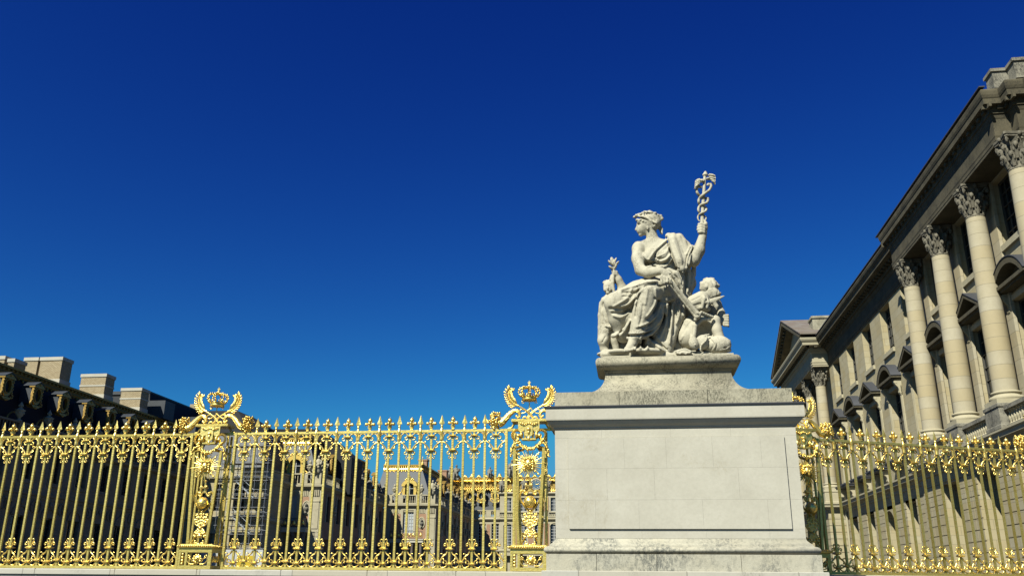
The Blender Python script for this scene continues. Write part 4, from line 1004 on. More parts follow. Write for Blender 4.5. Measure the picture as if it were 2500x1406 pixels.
# ---- carved pieces
def mk_capital():
    m = MB(); Hc = 1.28
    m.lathe([(.40, -.05), (.46, -.05), (.48, -.01), (.46, .03), (.41, .05), (.42, .3), (.45, .7), (.55, 1.0), (.60, 1.08)], 20)
    for row, (z0, hh, rr, off) in enumerate(((.05, .42, .42, 0), (.30, .48, .44, .5))):
        for k in range(8):
            a = 2*math.pi*(k+off)/8; ca, sa = math.cos(a), math.sin(a)
            pts = [(rr, z0), (rr+.03, z0+hh*.5), (rr+.09, z0+hh*.85), (rr+.20, z0+hh*.98), (rr+.25, z0+hh*.86), (rr+.22, z0+hh*.76)]
            p = bez([(q*ca, q*sa, z) for q, z in pts], 3)
            m.tube(p, [.05+.09*math.sin(math.pi*min(1, i/len(p)+.15)) for i in range(len(p))], 8, flat=1)
            for s in (-1, 1):
                tx, ty = -sa*s, ca*s
                m.ball(((rr+.14)*ca+tx*.10, (rr+.14)*sa+ty*.10, z0+hh*.72), (.05, .05, .11), 6, 4)
                m.ball(((rr+.05)*ca+tx*.10, (rr+.05)*sa+ty*.10, z0+hh*.42), (.045, .045, .12), 6, 4)
    for k in range(4):
        a = math.pi/4+k*math.pi/2; ca, sa = math.cos(a), math.sin(a)
        p = bez([(.44*ca, .44*sa, .62), (.55*ca, .55*sa, .92), (.72*ca, .72*sa, 1.06), (.82*ca, .82*sa, 1.0), (.80*ca, .80*sa, .90), (.72*ca, .72*sa, .92)], 4)
        m.tube(p, [.055]*len(p), 6); m.ball((.76*ca, .76*sa, .97), (.08, .08, .08), 8, 5)
        for s in (-1, 1):
            b2 = k*math.pi/2; cb, sb = math.cos(b2), math.sin(b2); tx, ty = -sb*s, cb*s
            p = bez([(.44*cb+tx*.16, .44*sb+ty*.16, .66), (.55*cb+tx*.12, .55*sb+ty*.12, .92), (.60*cb+tx*.06, .60*sb+ty*.06, 1.0), (.60*cb+tx*.12, .60*sb+ty*.12, .96)], 3); m.tube(p, [.035]*len(p), 5)
        b2 = k*math.pi/2; m.ball((.62*math.cos(b2), .62*math.sin(b2), 1.16), (.10, .10, .09), 8, 5)
    # concave abacus
    for z0, z1, g in ((1.08, 1.16, 0), (1.16, 1.25, .05)):
        ring = []
        for k in range(4):
            a0 = k*math.pi/2+math.pi/4; c0 = Vector((.90+g, 0, 0)); c0.rotate(Matrix.Rotation(a0, 3, 'Z')); nx_ = Vector((.90+g, 0, 0)); nx_.rotate(Matrix.Rotation(a0+math.pi/2, 3, 'Z'))
            mid = (c0+nx_)/2*.80; d = (nx_-c0).normalized()*.07
            A, B_ = c0+d, nx_-d
            for q in range(6):
                t_ = q/5; ring.append(A*(1-t_)**2+mid*2*t_*(1-t_)+B_*t_**2)
        m.rings([[(v.x, v.y, z0) for v in ring], [(v.x, v.y, z1) for v in ring]], smooth=False)
    return m
CAPM = mk_capital()
ME_CAP = CAPM.mesh('capital', stone('capital_stone', (.20, .18, .135), (.33, .295, .22), None, grime=.9, gcol=(.04, .04, .035), gscale=2.5, bmp=.5))
def mk_shaft(h, r0=.50, r1=.42, z0=.62, n=28):
    m = MB(); pr = []
    for i in range(13):
        t_ = i/12; pr.append((r0-(r0-r1)*max(0, (t_-.3)/.7)**1.4 if t_ > .3 else r0, h*t_))
    return m.lathe(pr, n, (0, 0, z0))
def mk_base(r=.5):
    m = MB(); m.box(-r*1.42, r*1.42, -r*1.42, r*1.42, 0, .2)
    m.lathe([(r*1.38, .201), (r*1.44, .25), (r*1.44, .31), (r*1.36, .37), (r*1.2, .38), (r*1.13, .43), (r*1.13, .47), (r*1.2, .49), (r*1.25, .53), (r*1.2, .58), (r*1.05, .60), (r, .62)], 28)
    return m
ME_CBASE = mk_base().mesh('column_base', M_FACP)
ME_SHAFT = mk_shaft(8.25).mesh('column', M_SHAFT)     # shaft between base (0.62) and capital
def column(root, x, y, z):
    o = putw('column', ME_SHAFT, root, (x, y, z)); put('column_base', ME_CBASE, o); put('capital', ME_CAP, o, (0, 0, 8.87), 0, (.92, .92, 1.22)); return o
def console(m, x, z, h=1.0, w=.16, d=.42):
    p = bez([(0, 0), (-d*.35, -.02), (-d, -h*.12), (-d*.9, -h*.30), (-d*.45, -h*.55), (-d*.25, -h*.85), (-.05, -h)], 4)
    q = [(v.x, v.y) for v in [Vector((a[0], a[1], 0)) for a in p]] if False else None
def console_m(h=1.0, w=.26, d=.45):
    pts = [(0, 0), (-d*.6, .0), (-d*.98, -h*.06), (-d, -h*.2), (-d*.8, -h*.34), (-d*.5, -h*.5), (-d*.38, -h*.68), (-d*.42, -h*.82), (-d*.3, -h*.95), (0, -h)]
    m = MB(); m.prism(pts, 0, -w/2, w/2)
    m.tube([(-w/2-.02, -d*.78, -h*.17), (w/2+.02, -d*.78, -h*.17)], d*.2, 10); m.tube([(-w/2-.015, -d*.28, -h*.83), (w/2+.015, -d*.28, -h*.83)], d*.13, 8)
    return m.mesh('console', M_FACP)
ME_CONS = console_m(); ME_CONS2 = console_m(.85, .34, .5)
def mk_hood(kind, hw=1.72, rise=.98, d=.62):
    m = MB(); t_ = .16
    m.box(-hw+.12, hw-.12, -d+.14, 0, .0, .10); m.box(-hw, hw, -d, 0, .10, .26)
    if kind == 0:
        L = [(-hw-.04, .261), (0, rise+.26), (hw+.04, .261)]
        m.prism([(-hw-.05, .262), (-hw+.30, .262), (0, rise+.05), (hw-.30, .262), (hw+.05, .262), (0, rise+.26)], 1, -d+.001, 0)
        m.prism([(-hw+.28, .262), (hw-.28, .262), (0, rise+.04)], 1, -.04, 0)
        m2 = MB().prism([(-hw-.07, .27), (0, rise+.27), (hw+.07, .27), (hw+.07, .30), (0, rise+.31), (-hw-.07, .30)], 1, -d-.03, .0)
    else:
        n = 14; Rr = (hw*hw+rise*rise)/(2*rise); cz = .262+rise-Rr; a0 = math.asin(hw/Rr)
        out = [(Rr*math.sin(-a0+2*a0*i/n), cz+Rr*math.cos(-a0+2*a0*i/n)) for i in range(n+1)]
        inn = [((Rr-.30)*math.sin(-a0*.93+2*a0*.93*i/n), max(.262, cz+(Rr-.30)*math.cos(-a0*.93+2*a0*.93*i/n))) for i in range(n+1)]
        for i in range(n): m.prism([out[i], out[i+1], inn[i+1], inn[i]], 1, -d+.001, 0)
        m.prism(inn[::-1]+[] if False else [(p[0]*.98, p[1]) for p in inn], 1, -.04, 0)
        o2 = [((Rr+.04)*math.sin(-a0*1.02+2.04*a0*i/n), cz+(Rr+.04)*math.cos(-a0*1.02+2.04*a0*i/n)) for i in range(n+1)]
        m2 = MB()
        for i in range(n): m2.prism([out[i], (out[i][0], out[i][1]+.001), o2[i], o2[i+1], out[i+1]] if False else [out[i], o2[i], o2[i+1], out[i+1]], 1, -d-.03, 0)
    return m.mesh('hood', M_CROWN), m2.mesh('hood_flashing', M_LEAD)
HOODS = [mk_hood(0), mk_hood(1)]
def put_hood(root, loc, rz, kind, hw=1.72):
    h = putw('hood', HOODS[kind][0], root, loc, rz); put('hood_flashing', HOODS[kind][1], h)
    for s in (-1, 1): put('console', ME_CONS, h, (s*(hw-.3), 0, -.002))
    return h
def mk_baluster(h=.62):
    m = MB(); m.lathe([(.085, 0), (.085, .05), (.05, .07), (.055, .12), (.095, .22), (.10, .28), (.07, .40), (.045, .50), (.05, .54), (.08, .56), (.08, h)], 10); return m
ME_BAL = mk_baluster().mesh('baluster', M_FACP)
# ================================================================ right palace wing
XW, XG = 17.1, 16.2
rp = thing('palace_wing', 'long stone palace wing at right with giant columns, pediments over windows and dark deep cornice', 'palace', (20, 50, 0))
BY = [74.05-5.04*k-(.12 if k > 4 else 0) for k in range(10)]
upo = [(y-1.2, y+1.2, 16.3, 19.42) for y in BY[:9]]; mno = [(y-1.25, y+1.25, 9.25, 13.7) for y in BY[:9]]
m = MB(); wallpanel(m, 0, XW, -1, 34.75, 76.7, 8.0, 20.0, upo[:8]+mno[:8], .75); wallpanel(m, 0, XW+.75, -1, 24.0, 34.74, 8.0, 20.0, [(30.0, 32.4, 16.3, 19.42), (30.0, 32.4, 9.25, 13.7)], .75); m.build('upper_wall', M_FAC, rp, world=True)
# ground floor of the plain part: horizontal joints cut in the stone
gops = []
for k, y in enumerate(BY[:4]): gops.append((y-1.25, y+.95, -1, 6.60) if k != 2 else (y-1.3, y+1.2, -1, 6.5))
m = MB(); wallpanel(m, 0, XW+.045, -1, 53.0, 76.7, 0, 7.4, gops, .9)
zc = [0]+[.52*i for i in range(1, 14)]+[7.4]
for z0, z1 in zip(zc, zc[1:]):
    wallpanel(m, 0, XW, -1, 53.05, 76.7, z0+.02, z1-.022 if z1 < 7 else z1, gops, .044)
for a_ in range(12):   # arched head of the third opening
    y0, y1 = BY[2]-1.3, BY[2]+1.2; yc, rr = (y0+y1)/2, 1.25
    A, B_ = math.pi*a_/12, math.pi*(a_+1)/12
    p = [(yc+rr*math.cos(A), 5.2+rr*math.sin(A)), (yc+rr*math.cos(B_), 5.2+rr*math.sin(B_)), (yc+rr*math.cos(B_), 6.501), (yc+rr*math.cos(A), 6.501)]
    m.prism(p, 0, XW+.001, XW+.94)
m.build('ground_floor_wall', M_FAC, rp, world=True)
# portico ground floor, blocks with both joints open
pops = [(y-1.25, y+1.25, -1, 6.70) for y in BY[5:9]]
m = MB(); wallpanel(m, 0, XG+.05, -1, 25.0, 53.0, 0, 7.4, pops, 1.7); m.box(XG+.051, XW+.9, 53.001, 53.4, 0, 7.39)
rnd = random.Random(4)
for j, (z0, z1) in enumerate(zip(zc, zc[1:])):
    edges = [53.05]+[e for y in BY[5:9] for e in (y+1.25, y-1.25)]+[25.0]
    for e0, e1 in zip(edges[::2], edges[1::2]):
        lo, hi = min(e0, e1), max(e0, e1); n_ = max(2, round((hi-lo)/.9)); w_ = (hi-lo)/n_
        off = 0 if j % 2 else 0
        for i in range(n_): m.box(XG, XG+.049, lo+i*w_+.012, lo+(i+1)*w_-.012, z0+.022, z1-.022)
    if 6.6 < z0 < 7.3:
        for y in BY[5:9]:
            for i in range(5): m.box(XG-.02+(.0 if i != 2 else -.05), XG+.049, y-1.2+i*.48, y-1.2+(i+1)*.48-.02, z0+.05, z1)
m.build('portico_basement', M_FAC, rp, world=True)
# string course, floor slab, balcony slab
GC = [(-.3, 7.3), (.05, 7.3), (.08, 7.36), (.08, 7.50), (.20, 7.56), (.24, 7.66), (.50, 7.68), (.52, 7.84), (.60, 7.90), (.60, 8.0), (-.3, 8.05)]
m = MB(); extr(m, GC, 0, XW, -1, 53.3, 76.7)
extr(m, [(p+.05, z) if p > 0 else (p, z) for p, z in GC], 0, XG, -1, 24.0, 53.29)
m.box(XG+.31, XW+.2, 24.0, 53.2, 7.75, 8.0); m.build('string_course', M_FACP, rp, world=True)
# balustrade on the balcony with pedestals under the columns
PY = [50.38-5.06*k for k in range(5)]
for y in PY:
    MB().ringbox(15.57, XW-.02, y-.78, y+.78, [(0, 8.0), (.03, 8.0), (.03, 8.14), (0, 8.18), (0, 8.90), (.04, 8.92), (.04, 9.05), (0, 9.08)]).build('pedestal', M_DARKST, rp, world=True)
bals = MB()
for k, (ya, yb) in enumerate(zip(PY[1:], PY)):
    a, b_ = ya+.80, yb-.80
    if k > 3: break
    bo = MB().box(15.80, 16.10, a, b_, 8.001, 8.13).box(15.76, 16.14, a, b_, 8.75, 8.92).build('balustrade', M_DARKST, rp, world=True)
    n_ = 13
    for i in range(n_): put('baluster', ME_BAL, bo, (15.95-20, a+(i+.5)*(b_-a)/n_-50, 8.13))
# columns and their wall pilasters
for y in PY[:4]:
    column(rp, 16.3, y, 9.08)
m = MB()
for y in PY[:4]: m.box(16.95, XW-.001, y-.5, y+.5, 9.081, 19.9)
m.build('pilasters', M_SHAFT, rp, world=True)
# entablatures
def entab(name, pos, y0, y1, ret=True):
    m = MB(); PR = [(p, 19.5+z*1.18) for p, z in CORN]
    extr(m, PR, 0, pos, -1, y0, y1)
    for end, s in ((y1, 1), (y0, -1)):
        pass
    n_ = int((y1-y0)/.62)
    for i in range(n_):
        y = y0+(i+.5)*(y1-y0)/n_
        m.box(pos-.60, pos-.33, y-.13, y+.13, 21.05, 21.222)
    for i in range(int((y1-y0)/.2)):
        y = y0+(i+.5)*.2; m.box(pos-.31, pos-.19, y-.06, y+.06, 20.93, 21.0)
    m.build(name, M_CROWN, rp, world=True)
    MB().box(pos-1.13, pos-.86, y0, y1, 21.961, 22.02).build('cornice_flashing', M_LEAD, rp, world=True)
entab('entablature', XW-.02, 53.0, 76.6)
m = MB().box(XW-.02+.301, XW+.8, 53.0, 76.6, 19.55, 21.9); m.build('entablature_core', M_FACP, rp, world=True)
# portico entablature with returns: build as stacked moulded block
def entab_block(x0, y0, y1, name, xb=XW+.6, k=.46):
    PR = [(p*k, 19.5+z*1.18) for p, z in CORN if p > 0]
    m = MB(); m.rings([[(x0-o, y0-o, z), (xb, y0-o, z), (xb, y1+o, z), (x0-o, y1+o, z)] for o, z in PR], smooth=False)
    n_ = int((y1-y0+.8)/.62)
    for i in range(n_+1):
        y = y0-.4+i*(y1-y0+.8)/max(n_, 1); m.box(x0-.58*k, x0-.33*k, y-.13, y+.13, 21.05, 21.222)
    for i in range(int((xb-x0)/.62)+1):
        x = x0-.3+i*.62
        if x < XW-.3:
            for yy in (y1+.33*k, y0-.58*k): m.box(x-.15, x+.15, yy, yy+.25*k, 21.05, 21.221)
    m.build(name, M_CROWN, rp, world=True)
entab_block(15.88, 35.8, 51.75, 'portico_entablature')
entab_block(16.58, 35.1, 35.79, 'corner_entablature')
entab_block(17.32, 24.0, 35.09, 'recessed_entablature', XW+2)
m = MB(); m.box(15.36, 15.6, 35.3, 52.8, 22.0, 22.05); m.build('cornice_flashing', M_LEAD, rp, world=True)
m = MB()
for y in (38.7, 43.8, 48.9, 59.0, 64.2, 69.4, 74.4): m.box(15.6 if y < 53 else 16.25, 16.9, y-.35, y+.35, 22.021, 22.30)
m.build('gutter_blocks', M_DARKST, rp, world=True)
# stepped parapet at the near end
m = MB(); m.ringbox(16.08, 18.6, 35.5, 36.2, [(0, 22.03), (0, 22.80), (.07, 22.82), (.07, 22.96), (.0, 23.0)])
m.ringbox(16.68, 19.2, 34.75, 35.42, [(0, 22.03), (0, 22.81), (.07, 22.83), (.07, 22.97), (0, 23.01)])
m.ringbox(17.2, 19.8, 24.0, 34.67, [(0, 22.03), (0, 22.82), (.07, 22.84), (.07, 22.98), (0, 23.02)])
m.build('parapet', M_DARKST, rp, world=True)
# extra step of the near part (pilaster strip turning the corner)
m = MB(); m.box(16.86, XW+.7, 34.75, 35.25, 8.95, 19.45); m.build('corner_pier', M_SHAFT, rp, world=True)
ch = putw('capital', ME_CAP, rp, (17.25, 35.0, 18.2))
# roof slab behind
MB().box(XW+.76, XW+14, 24, 95, 19.5, 22.0).build('roof_deck', M_LEAD, rp, world=True)
MB().box(XW+2, XW+14, 24, 95, 0, 19.49).build('building_core', M_FACP, rp, world=True)
# windows
WU = glazing(2.4, 3.12, 4, 5); WM = glazing(2.5, 4.45, 4, 7); WG = glazing(2.3, 5.6, 4, 9)
m = MB()
for k, y in enumerate(BY[:8]):
    put_window(WU, rp, (XW+(.46 if k < 5 else .32), y, 16.3), RZX); put_window(WM, rp, (XW+(.42 if k < 5 else .30), y, 9.25), RZX)
    put_window(WG, rp, ((XW if k < 4 else XG+.3)+.75, y-(.15 if k < 4 else 0), .9), RZX, 'ground_window')
    # surround, sill
    x = XW; m = MB()
    if k > 4:
        for a, b_ in ((y-1.42, y-1.2), (y+1.2, y+1.42)): m.box(x-.06, x-.001, a, b_, 16.3, 19.43)
        m.box(x-.06, x-.001, y-1.42, y+1.42, 19.431, 19.65)
    m.box(x-.14, x-.001, y-1.25, y+1.25, 16.02, 16.299)
    for a, b_ in ((y-1.55, y-1.25), (y+1.25, y+1.55)): m.box(x-.08, x-.001, a, b_, 9.25, 13.7)
    for a, b_ in ((y-1.47, y-1.33), (y+1.33, y+1.47)): m.box(x-.11, x-.079, a, b_, 9.25, 13.7)
    m.box(x-.08, x-.001, y-1.45, y+1.45, 13.701, 13.95)
    m.build('window_surround', M_FACP, rp, world=True)
for k, y in enumerate(BY[:8]): put_hood(rp, (XW-.001, y, 14.08), RZX, (k) % 2, 1.72)
put_window(WU, rp, (XW+1.2, 31.2, 16.3), RZX); put_window(WM, rp, (XW+1.2, 31.2, 9.25), RZX); MB().box(XW+1.3, XW+2, 24, 35.2, 8.0, 19.5).build('recess_wall', M_FACP, rp, world=True)
# balconettes of the plain part
for k, y in enumerate(BY[:4]):
    o = MB().box(XW-.72, XW-.001, y-1.75, y+1.75, 9.0, 9.12).box(XW-.78, XW-.001, y-1.81, y+1.81, 9.121, 9.22).build('window_balcony', M_LEAD, rp, world=True)
    for s in (-1, 1): put('console', ME_CONS2, o, (XW-20, y+s*1.3-50, 8.999), RZX)
MB().tube([(XW-.1, 75.9, 0), (XW-.1, 75.9, 7.3)], .09, 8).build('downpipe', M_FACP, rp, world=True)
# ---- far pavilion with the pediment
m = MB(); m.rings([[(15.75-o, 76.5-o, z), (19, 76.5-o, z), (19, 91.6+o, z), (15.75-o, 91.6+o, z)] for o, z in [(p, 19.5+z*1.18) for p, z in CORN if p > 0]], smooth=False)
m.build('pavilion_entablature', M_FACP, rp, world=True)
m = MB(); yc, hw, zt = 84.05, 8.6, 25.7
def rake(y0, z0, y1, z1, pr, th, x0, x1):
    d = Vector((0, y1-y0, z1-z0)).normalized(); n_ = Vector((0, -d.z, d.y)); n_ = n_ if n_.z > 0 else -n_
    return [(y0, z0), (y1, z1), (y1+n_.y*th, z1+n_.z*th), (y0+n_.y*th, z0+n_.z*th)]
zb_ = 22.06; ang = math.atan((zt-zb_)/hw)
for s in (-1, 1):
    ye = yc+s*(hw+.15)
    m.prism([(ye, zb_), (ye-s*.9, zb_), (yc, zt-.32), (yc, zt+.12)], 0, 14.72, 16.6)
    m.prism([(ye-s*1.0, zb_), (ye-s*1.7, zb_), (yc, zt-.75), (yc, zt-.34)], 0, 15.15, 16.6)
for s in (-1, 1):
    for i in range(15):
        t_ = (i+.5)/15; y = yc+s*(hw-.9)*(1-t_)+s*.0; z = zb_+.15+(zt-.55-zb_)*t_-.1
        m.box(14.95, 15.16, y-.13, y+.13, z-.12, z+.06)
for i in range(26):
    y = yc-hw+.35+i*(2*hw-.7)/25; m.box(15.15, 15.42, y-.12, y+.12, 21.05, 21.223)
for i in range(3): 
    x = 15.3+i*.65; m.box(x-.14, x+.14, 75.68, 76.16, 21.05, 21.223)
m.build('raking_cornice', M_CROWN, rp, world=True)
MB().prism([(yc-hw+.6, zb_), (yc+hw-.6, zb_), (yc, zt-.5)], 0, 15.85, 16.4).build('tympanum', M_FACP, rp, world=True)
m = MB()
for s in (-1, 1): m.prism([(yc+s*(hw+.25), zb_+.02), (yc, zt+.125), (yc, zt+.22), (yc+s*(hw+.25), zb_+.11)], 0, 14.66, 30)
m.build('pediment_roof', M_RSLATE, rp, world=True)
MB().ringbox(16.2, 18.4, 77.1, 78.6, [(0, 22.3), (0, 24.0), (.1, 24.02), (.1, 24.2), (0, 24.25)]).build('attic_block', M_LICH, rp, world=True)
for y in (77.3, 82.0, 86.4, 90.8): column(rp, 16.35, y, 9.08)
for y in (77.3, 82.0, 86.4, 90.8): MB().ringbox(15.6, 17.4, y-.8, y+.8, [(0, 8.0), (.04, 8.0), (.04, 8.14), (0, 8.18), (0, 8.90), (.04, 8.92), (.04, 9.05), (0, 9.08)]).build('pedestal', M_FACP, rp, world=True)
m = MB(); wallpanel(m, 0, 15.75, -1, 76.45, 92, 0, 7.3, [(79.0, 80.6, -1, 6.2), (83.3, 85.1, -1, 6.2), (87.6, 89.4, -1, 6.2)], 1.2)
m.box(15.751, 18, 76.46, 77.0, 0, 7.29)
for z0, z1 in zip(zc, zc[1:]):
    m.box(15.70, 17.09, 76.40, 76.459, z0+.022, min(z1, 7.3)-.022)
    for a, b_ in ((76.41, 79.0), (80.6, 83.3), (85.1, 87.6), (89.4, 92)): m.box(15.70, 15.749, a, b_, z0+.022, min(z1, 7.3)-.022)
m.build('pavilion_basement', M_FAC, rp, world=True)
m = MB(); m.rings([[(15.75-o, 76.45-o, z), (19, 76.45-o, z), (19, 92+o, z), (15.75-o, 92+o, z)] for o, z in [(p, z) for p, z in GC if p > 0]], smooth=False)
m.build('pavilion_string_course', M_FACP, rp, world=True)
m = MB(); m.box(17.6, 19, 76.71, 92, 8.0, 19.9); m.build('pavilion_wall', M_FAC, rp, world=True)
# ================================================================ mansard kit
def urn_m():
    m = MB(); m.lathe([(.30, 0), (.30, .08), (.14, .16), (.10, .26), (.14, .32), (.30, .50), (.36, .72), (.34, .86), (.44, .92), (.46, .98), (.30, 1.05), (.20, 1.15), (.12, 1.20), (.16, 1.30), (.20, 1.42), (.12, 1.55), (.05, 1.68), (.02, 1.74)], 12)
    for k in range(6):
        a = k*math.pi/3; m.ball((.36*math.cos(a), .36*math.sin(a), .72), (.09, .09, .12), 6, 4)
        m.ball((.16*math.cos(a), .16*math.sin(a), 1.38), (.08, .08, .10), 6, 4)
    return m.mesh('urn', M_FACP)
ME_URN = urn_m()
def oeil_m(gm_):
    # round dormer in a gilded frame with a small gable, facing -Y; origin at its centre
    m = MB(); n = 16
    o_ = [(.72*math.cos(2*math.pi*i/n), 1.0*math.sin(2*math.pi*i/n)) for i in range(n)]; i_ = [(.50*math.cos(2*math.pi*i/n), .68*math.sin(2*math.pi*i/n)) for i in range(n)]
    for i in range(n): j = (i+1) % n; m.prism([o_[i], o_[j], i_[j], i_[i]], 1, -.40, -.1)
    m.tube([(.52*math.cos(2*math.pi*i/n), -.44, .70*math.sin(2*math.pi*i/n)) for i in range(n)], .07, 6, True)
    m.prism([(-.84, .74), (.84, .74), (.84, .86), (0, 1.32), (-.84, .86)], 1, -.56, .1)
    for s in (-1, 1):
        m.box(s*.70-.07, s*.70+.07, -.42, -.2, -.70, .72)
        vol(m, [(s*.62, -.3, -.9), (s*.85, -.4, -1.05), (s*.95, -.4, -.85), (s*.82, -.4, -.75)], .07, .1)
        for k in range(4): m.ball((s*.72, -.44, -.55+k*.35), (.13, .08, .10), 6, 4)
    m.prism([(-.75, -1.05), (.75, -1.05), (.45, -1.28), (-.45, -1.28)], 1, -.45, .2); m.ball((0, -.4, -1.3), (.3, .15, .14), 8, 4); m.ball((0, -.58, 1.12), (.16, .1, .16), 8, 5)
    g = MB(); g.prism(i_, 1, .0, .05); g2 = MB(); g2.box(-.03, .03, -.05, -.001, -.66, .66)
    return m.mesh('dormer', gm_), g.mesh('pane', M_GLASS), g2.mesh('glazing_bar', M_FRAMEW)
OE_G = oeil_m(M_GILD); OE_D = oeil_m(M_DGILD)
def put3(ms, root, loc, rz):
    o = putw('dormer', ms[0], root, loc, rz); put('pane', ms[1], o); put('glazing_bar', ms[2], o); return o
def crest(m, p0, p1, z, h=.95, out=(0, -1), step=.55):
    # gilded ridge cresting from p0 to p1 (xy), lambrequin hanging below
    a, b = Vector((*p0, 0)), Vector((*p1, 0)); L = (b-a).length; d = (b-a)/L; n_ = Vector((out[0], out[1], 0))
    def pt(s, o, zz): v = a+d*s+n_*o; return (v.x, v.y, z+zz)
    prof = [(-.25, -h), (.10, -h), (.22, -h*.8), (.12, -h*.55), (.16, -h*.3), (.34, -h*.22), (.36, 0), (-.25, .05)]
    r0 = [pt(0, o, zz) for o, zz in prof]; r1 = [pt(L, o, zz) for o, zz in prof]
    m.rings([r0, r1], smooth=False)
    k = int(L/step)
    for i in range(k):
        s = (i+.5)*L/k
        m.ball(pt(s, .12, -h-.04-(.10 if i % 2 else 0)), (.17, .12, .22 if i % 2 else .13), 6, 4)
        m.ball(pt(s, .26, -h*.42), (.13, .10, .12), 6, 4)
def statue_blob(m, x, y, z, s=1.0, seed=0):
    rnd = random.Random(seed)
    m.lathe([(.28*s, 0), (.36*s, .2*s), (.30*s, .7*s), (.34*s, 1.0*s), (.28*s, 1.3*s), (.12*s, 1.5*s)], 9, (x, y, z))
    m.ball((x+.05*s, y-.05*s, z+1.66*s), (.14*s, .15*s, .17*s), 8, 6)
    m.tube([(x+.22*s, y, z+1.35*s), (x+.42*s, y-.1*s, z+1.05*s), (x+.5*s, y-.3*s, z+1.35*s)], [.09*s, .08*s, .05*s], 6)
    m.tube([(x-.22*s, y, z+1.35*s), (x-.42*s, y-.1*s, z+1.0*s), (x-.2*s, y-.3*s, z+.8*s)], [.09*s, .08*s, .05*s], 6)
    m.tube([(x-.1*s, y-.1*s, z+.75*s), (x-.16*s, y-.5*s, z+.7*s), (x-.16*s, y-.52*s, z+.05*s)], [.15*s, .14*s, .1*s], 6)
    for k in range(10): m.ball((x+rnd.uniform(-.4, .4)*s, y+rnd.uniform(-.35, .1)*s, z+rnd.uniform(.05, 1.1)*s), (.15*s, .14*s, .17*s), 6, 4)
def balus_run(root, ax, pos, a0, a1, z, mat=M_FACP, h=1.05, posts=None, step=.42, th=.30):
    m = MB()
    def bx(a, b, z0, z1, t=th):
        if ax == 1: m.box(a, b, pos-t/2, pos+t/2, z0, z1)
        else: m.box(pos-t/2, pos+t/2, a, b, z0, z1)
    bx(a0, a1, z, z+.16); bx(a0, a1, z+h-.17, z+h, th+.08)
    posts = posts or [a0, (a0+a1)/2, a1]; pw = .5
    for p in posts: bx(max(a0, p-pw), min(a1, p+pw), z+.161, z+h-.171, th+.04)
    a = a0
    prof = [(.075, 0), (.05, .05), (.10, .2), (.09, .3), (.045, .5), (.075, h-.36)]
    while a < a1:
        if all(abs(a-p) > pw+.1 for p in posts): m.lathe([(r, zz) for r, zz in prof], 6, (a, pos, z+.17) if ax == 1 else (pos, a, z+.17))
        a += step
    return m.build('balustrade', mat, root, world=True)
# ================================================================ left wing: long facade in its own shadow
XL = -54.7
M_SHADEST = stone('shade_darkened_stone', (.34, .28, .20), (.40, .33, .24), (1.1, .5), joint=.5, grime=.3, gcol=(.08, .07, .05))  # stone colour darkened to carry the shade on this facade
lw = thing('left_wing', 'long left palace wing in deep shadow with round gilded dormers and dark mansard roof', 'palace', (-58, 70, 0))
LY = [98.3-4.06*k for k in range(15)]
m = MB(); ops = []
for y in LY: ops += [(y-.95, y+.95, 1.0, 7.0), (y-.8, y+.8, 10.2, 12.9)]
wallpanel(m, 0, XL, 1, 38, 102.6, 0, 13.3, ops, .6); m.build('facade_wall', M_SHADEST, lw, world=True)
m = MB()
extr(m, [(-.2, 8.6), (.06, 8.6), (.10, 8.8), (.22, 8.9), (.22, 9.1), (-.2, 9.15)], 0, XL, 1, 38, 102.6)
extr(m, [(-.2, 12.98), (.05, 12.98), (.1, 13.15), (.30, 13.2), (.55, 13.35), (.60, 13.6), (-.2, 13.7)], 0, XL, 1, 38, 102.6)
m.build('cornice', M_SHADEST, lw, world=True)
WL = glazing(1.6, 2.65, 4, 5); WL2 = glazing(1.9, 5.9, 4, 8)
mh = MB(); 
for y in LY:
    put_window(WL, lw, (XL-.4, y, 10.2), RZP); put_window(WL2, lw, (XL-.4, y, 1.05), RZP, 'ground_window')
    sm = MB()
    for a, b_ in ((y-1.0, y-.8), (y+.8, y+1.0)): sm.box(XL+.001, XL+.06, a, b_, 10.0, 13.0)
    sm.box(XL+.001, XL+.06, y-.8, y+.8, 12.9, 12.979); sm.box(XL+.001, XL+.10, y-1.0, y+1.0, 9.85, 9.999)
    n_ = 10
    for i in range(n_):
        A, B_ = math.pi*i/n_, math.pi*(i+1)/n_
        sm.prism([(y+1.15*math.cos(A), 7.0+1.0*math.sin(A)), (y+1.15*math.cos(B_), 7.0+1.0*math.sin(B_)), (y+.93*math.cos(B_), 7.0+.8*math.sin(B_)), (y+.93*math.cos(A), 7.0+.8*math.sin(A))], 0, XL+.001, XL+.09)
    sm.ball((XL+.1, y, 8.15), (.12, .22, .28), 8, 5)
    sm.build('window_surround', M_SHADEST, lw, world=True)
    for s in (-1, 1):
        sm = MB(); sm.tube([(XL+.05, y+s*1.75+.45*math.cos(a), 7.9+.5*math.sin(a)) for a in [math.pi*2*q/12 for q in range(12)]], .06, 5, True); sm.build('wall_roundel', M_SHADEST, lw, world=True)
balus_run(lw, 0, XL+.15, 38, 102.5, 13.72, M_SHADEST, 1.28, [y+2.03 for y in LY]+[102.4])
for k, y in enumerate(LY):
    putw('urn', ME_URN, lw, (XL+.15, y+2.0-.5, 15.0))
